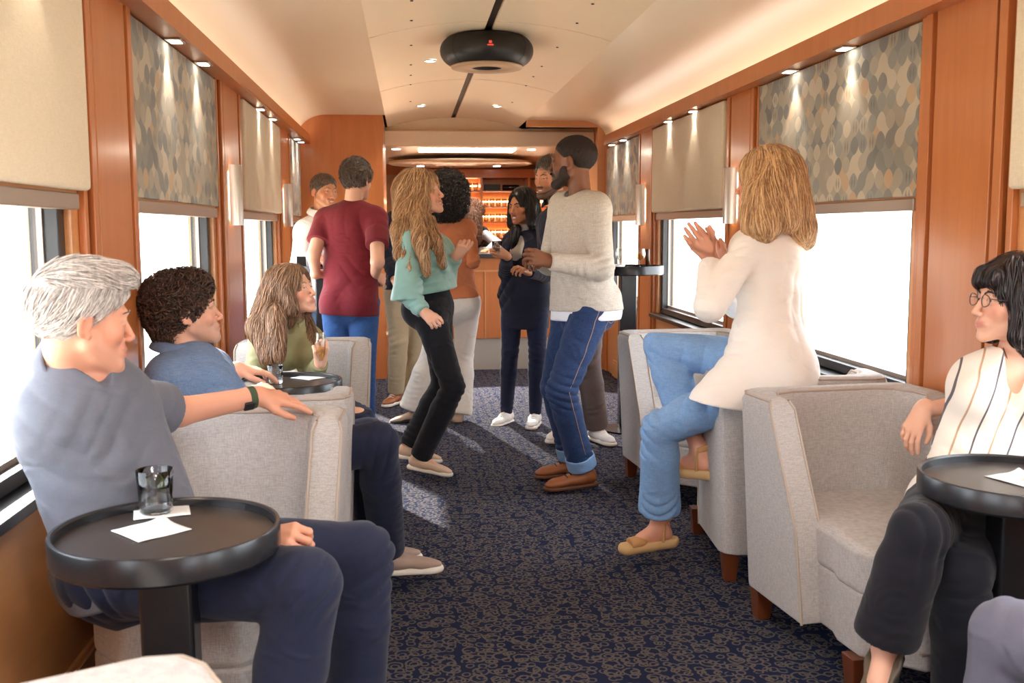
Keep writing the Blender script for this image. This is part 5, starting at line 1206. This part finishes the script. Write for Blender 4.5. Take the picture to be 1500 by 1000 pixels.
if True:   # person 14
    g=Fig('woman with glasses and a dark bob in a striped cream top by the low table',dict(
        nk=(1484,522,2.78),shR=(1424,556,2.84),shL=(1556,556,2.74),elR=(1424,590,3.08),wrR=(1350,601,3.02),elL=(1610,660,2.6),wrL=(1540,700,2.4),
        pel=('w',1.58,2.70,.54),knR=(1346,778,2.30),anR=(1296,938,2.36),knL=(1408,838,2.36),anL=(1412,1090,2.44)),(-.35,-.93,0),(-.3,-.95,0),.98,'f',SKIN_FAIR,.005)
    hd=Head(at(1486,442,2.75),(-.99,.06,.06),(0,0,1),1.02,'f',0,.9)
    g.skinbody(hd,dict(to=(1324,654,2.98),back=(-.8,-.55,.2),curl=(.35,.45,.5,.6),thumb=.4),dict(to=(1500,720,2.3),back=(0,-.3,1)),feet=(('R',(-.6,-.75,-.35)),),hv=.003)
    hd.extras(g.root,(.03,.02,.015),H_BOB)
    def ex(F_,h):
        for x in (-1,1): h.cp(F_,(x*.07,.0,.03),(x*.084,.012,-.085),.034,.034,.03)
        h.cp(F_,(0,-.06,.03),(0,-.075,-.1),.085,.07,.03); h.cp(F_,(-.04,.078,.072),(.04,.078,.072),.02,None,.02); h.cp(F_,(-.04,.088,.055),(.04,.088,.05),.012,None,.01)
    g.hair(H_BOB,.012,extra=ex,cut=False,flow=DOWN,n=1800,length=.09,steps=8,rad=.002,lift=.003,v=.005,jit=.15,face=.088)
    g.trousers(MP['black2'],.012,seed=133,flare=.022,upto=1.9,amp=.005)
    n=NT('striped_cream_cloth'); v=n.coord(); nz=n.add('ShaderNodeTexNoise',i={'Vector':v,'Scale':5.0}).outputs['Fac']
    spx=n.add('ShaderNodeSeparateXYZ',i={0:v}); q=n.math('ADD',n.math('MULTIPLY',spx.outputs[0],19),n.math('ADD',n.math('MULTIPLY_ADD',spx.outputs[2],-7,n.math('MULTIPLY',spx.outputs[1],-9)),n.math('MULTIPLY',nz,.2)))
    fr_=n.math('FRACT',q); ln_=n.math('LESS_THAN',n.math('ABSOLUTE',n.math('SUBTRACT',fr_,.5)),.055); alt=n.math('LESS_THAN',n.math('FRACT',n.math('MULTIPLY',n.math('FLOOR',q),.5)),.25)
    n.set(Base_Color=n.mix(ln_,srgb(240,232,220),n.mix(alt,srgb(196,160,128),srgb(96,88,92))),Roughness=.8); stripe=n.m
    g.top(stripe,.012,sleeve=.36,hem=.03,seed=135,amp=.007,neck=.058,vneck=.12,name='blouse',o2=.020)
    gl=simple('glasses_frame',(.04,.03,.03),.3)
    mb=MB()
    def tube(mb,pts,r=.0014,K=6):
        for a,b in zip(pts,pts[1:]):
            a,b=np.asarray(a),np.asarray(b); fr=frame(b-a+1e-6,(.1,.2,1)); vs=[p+r*(math.cos(2*PI*k/K)*fr[:,0]+math.sin(2*PI*k/K)*fr[:,2]) for p in (a,b) for k in range(K)]; mb.raw(vs,[(k,(k+1)%K,K+(k+1)%K,K+k) for k in range(K)])
    for x in (-1,1):
        tube(mb,[hd.T(x*.034+.023*math.cos(t),.103-.004*abs(math.cos(t)),.0+.017*math.sin(t)) for t in np.linspace(0,2*PI,21)]); tube(mb,[hd.T(x*.057,.099,.006),hd.T(x*.076,.06,.005),hd.T(x*.080,-.01,.004)])
    tube(mb,[hd.T(-.011,.104,.005),hd.T(.011,.104,.005)]); mb.build('glasses_frame',gl,g.root,smooth=True)
    for x in (-1,1):
        ln=MB(); ln.raw([hd.T(x*.034+.022*math.cos(t),.103-.004*abs(math.cos(t)),.016*math.sin(t)) for t in np.linspace(0,2*PI,20,endpoint=False)],[tuple(range(20))]); ln.build('lens',M['pane'],g.root)
    nk_=MB(); J=g.J; fdn=nrm(g.fb); tube(nk_,[J['nk']+A(-.05,-.03,.03),J['nk']+fdn*.10+A(-.01,0,-.06),J['nk']+fdn*.115+A(0,0,-.10),J['nk']+fdn*.10+A(.03,0,-.05)],.0012); nk_.build('necklace',M['rubber'],g.root)
    F3=Fld(); a=g.J['anR']; F3.cap(a-UP*.0,a-UP*.012,.036,.036,.002); F3.plane(a,UP,.002); F3.plane(a-UP*.012,-UP,.002); g.garment('ankle_strap',F3,simple('black_patent',(.01,.01,.012),.2),v=.003)
    shoe(g.root,g.J['anR'],(-.6,-.75,-.35),'pump',[simple('snake_pump',srgb(92,80,66),.5),DARKSOLE],.93); shoe(g.root,g.J['anL'],(-.3,-.95,0),'pump',[DARKSOLE,DARKSOLE],.93)
if True:   # person 15
    g=Fig('seated person in slate grey trousers, only a knee showing at the frame corner',dict(
        nk=('w',1.50,1.22,1.02),shR=('w',1.69,1.24,.96),shL=('w',1.32,1.24,.96),elR=('w',1.74,1.3,.70),wrR=('w',1.6,1.52,.64),elL=('w',1.27,1.26,.70),wrL=('w',1.36,1.46,.60),
        pel=('w',1.50,1.36,.54),knR=('w',1.58,1.84,.56),anR=('w',1.60,1.95,.10),knL=(1478,930,1.94),anL=('w',1.22,1.98,.10)),(0,1,0),None,1.0,'m',SKIN_FAIR,.008)
    hd=Head(A(1.50,1.28,1.20),(-.1,1,0)); g.skinbody(hd,dict(to=('w',1.54,1.64,.63),back=(0,0,1)),dict(to=('w',1.38,1.6,.62),back=(0,0,1))); hd.extras(g.root,(.05,.04,.03),H_DBR)
    g.hair(H_DBR,.008,n=300,length=.03,v=.007); g.trousers(MP['grey_t2'],.014,seed=143); g.top(MP['white_shirt'],.02,hem=.02,seed=145)
    for S in 'LR': shoe(g.root,g.J['an'+S],(0,1,0),'sneaker',[DARKSOLE,SOLE_BR,SOLE_BR])
# ------------------------------------------------------------------ light
w=bpy.data.worlds.new('world'); SC.world=w; w.use_nodes=True
bg=w.node_tree.nodes['Background']; bg.inputs[0].default_value=(.86,.93,1,1); bg.inputs[1].default_value=6.5
def area(name,loc,size,energy,col,rot,portal=False):
    ld=bpy.data.lights.new(name,'AREA'); ld.shape='RECTANGLE'; ld.size=size[0]; ld.size_y=size[1]; ld.energy=energy; ld.color=col
    lo=bpy.data.objects.new(name,ld); COL.objects.link(lo); lo.location=loc; lo.rotation_euler=rot
    if portal: ld.cycles.is_portal=True
    return lo
for wx,pans,s in ((XL-.13,L_PAN,-1),(XR+.13,R_PAN,1)):
    for a,c,t in pans: area('window_portal',(wx,(a+c)/2,1.08),(c-a,.7),1,(1,1,1),(0,PI/2*s,0) ,True)
# added fill lamps under the vault, behind the camera
for y in (-1.9,-.6,.7): area('fill_lamp',(XC,y,2.40),(.9,.5),42,(1,.97,.93),(0,0,0))
area('bar_lamp',(.6,10.5,2.1),(1.2,.3),18,(1,.85,.65),(0,0,0))
sd=bpy.data.lights.new('sun','SUN'); sd.energy=15; sd.angle=.02; sd.color=(1,.95,.86)
so=bpy.data.objects.new('sun',sd); COL.objects.link(so); d=Vector((.42,-.86,-.5)).normalized(); so.rotation_euler=(-d).to_track_quat('Z','Y').to_euler()
sp=bpy.data.lights.new('floor_spot','SPOT'); sp.energy=1000; sp.spot_size=.62; sp.spot_blend=.15; sp.shadow_soft_size=.03; sp.color=(1,.97,.9)
so=bpy.data.objects.new('added_patch_spot',sp); COL.objects.link(so); so.location=(-.05,9.9,2.12); d=Vector((.95,7.35,0))-so.location; so.rotation_euler=(-d).to_track_quat('Z','Y').to_euler()  # added lamp, stands in for the sun patch on the far carpet
vs=SC.view_settings; vs.view_transform='Standard'; vs.look='None'; vs.exposure=0.65; vs.gamma=1; vs.use_curve_mapping=False
cy=SC.cycles; cy.use_denoising=True; cy.max_bounces=12; cy.diffuse_bounces=5; cy.glossy_bounces=4; cy.transmission_bounces=12; cy.transparent_max_bounces=16; cy.caustics_reflective=False; cy.caustics_refractive=False; cy.sample_clamp_indirect=6; cy.use_light_tree=True
try: cy.denoiser='OPENIMAGEDENOISE'
except Exception: pass
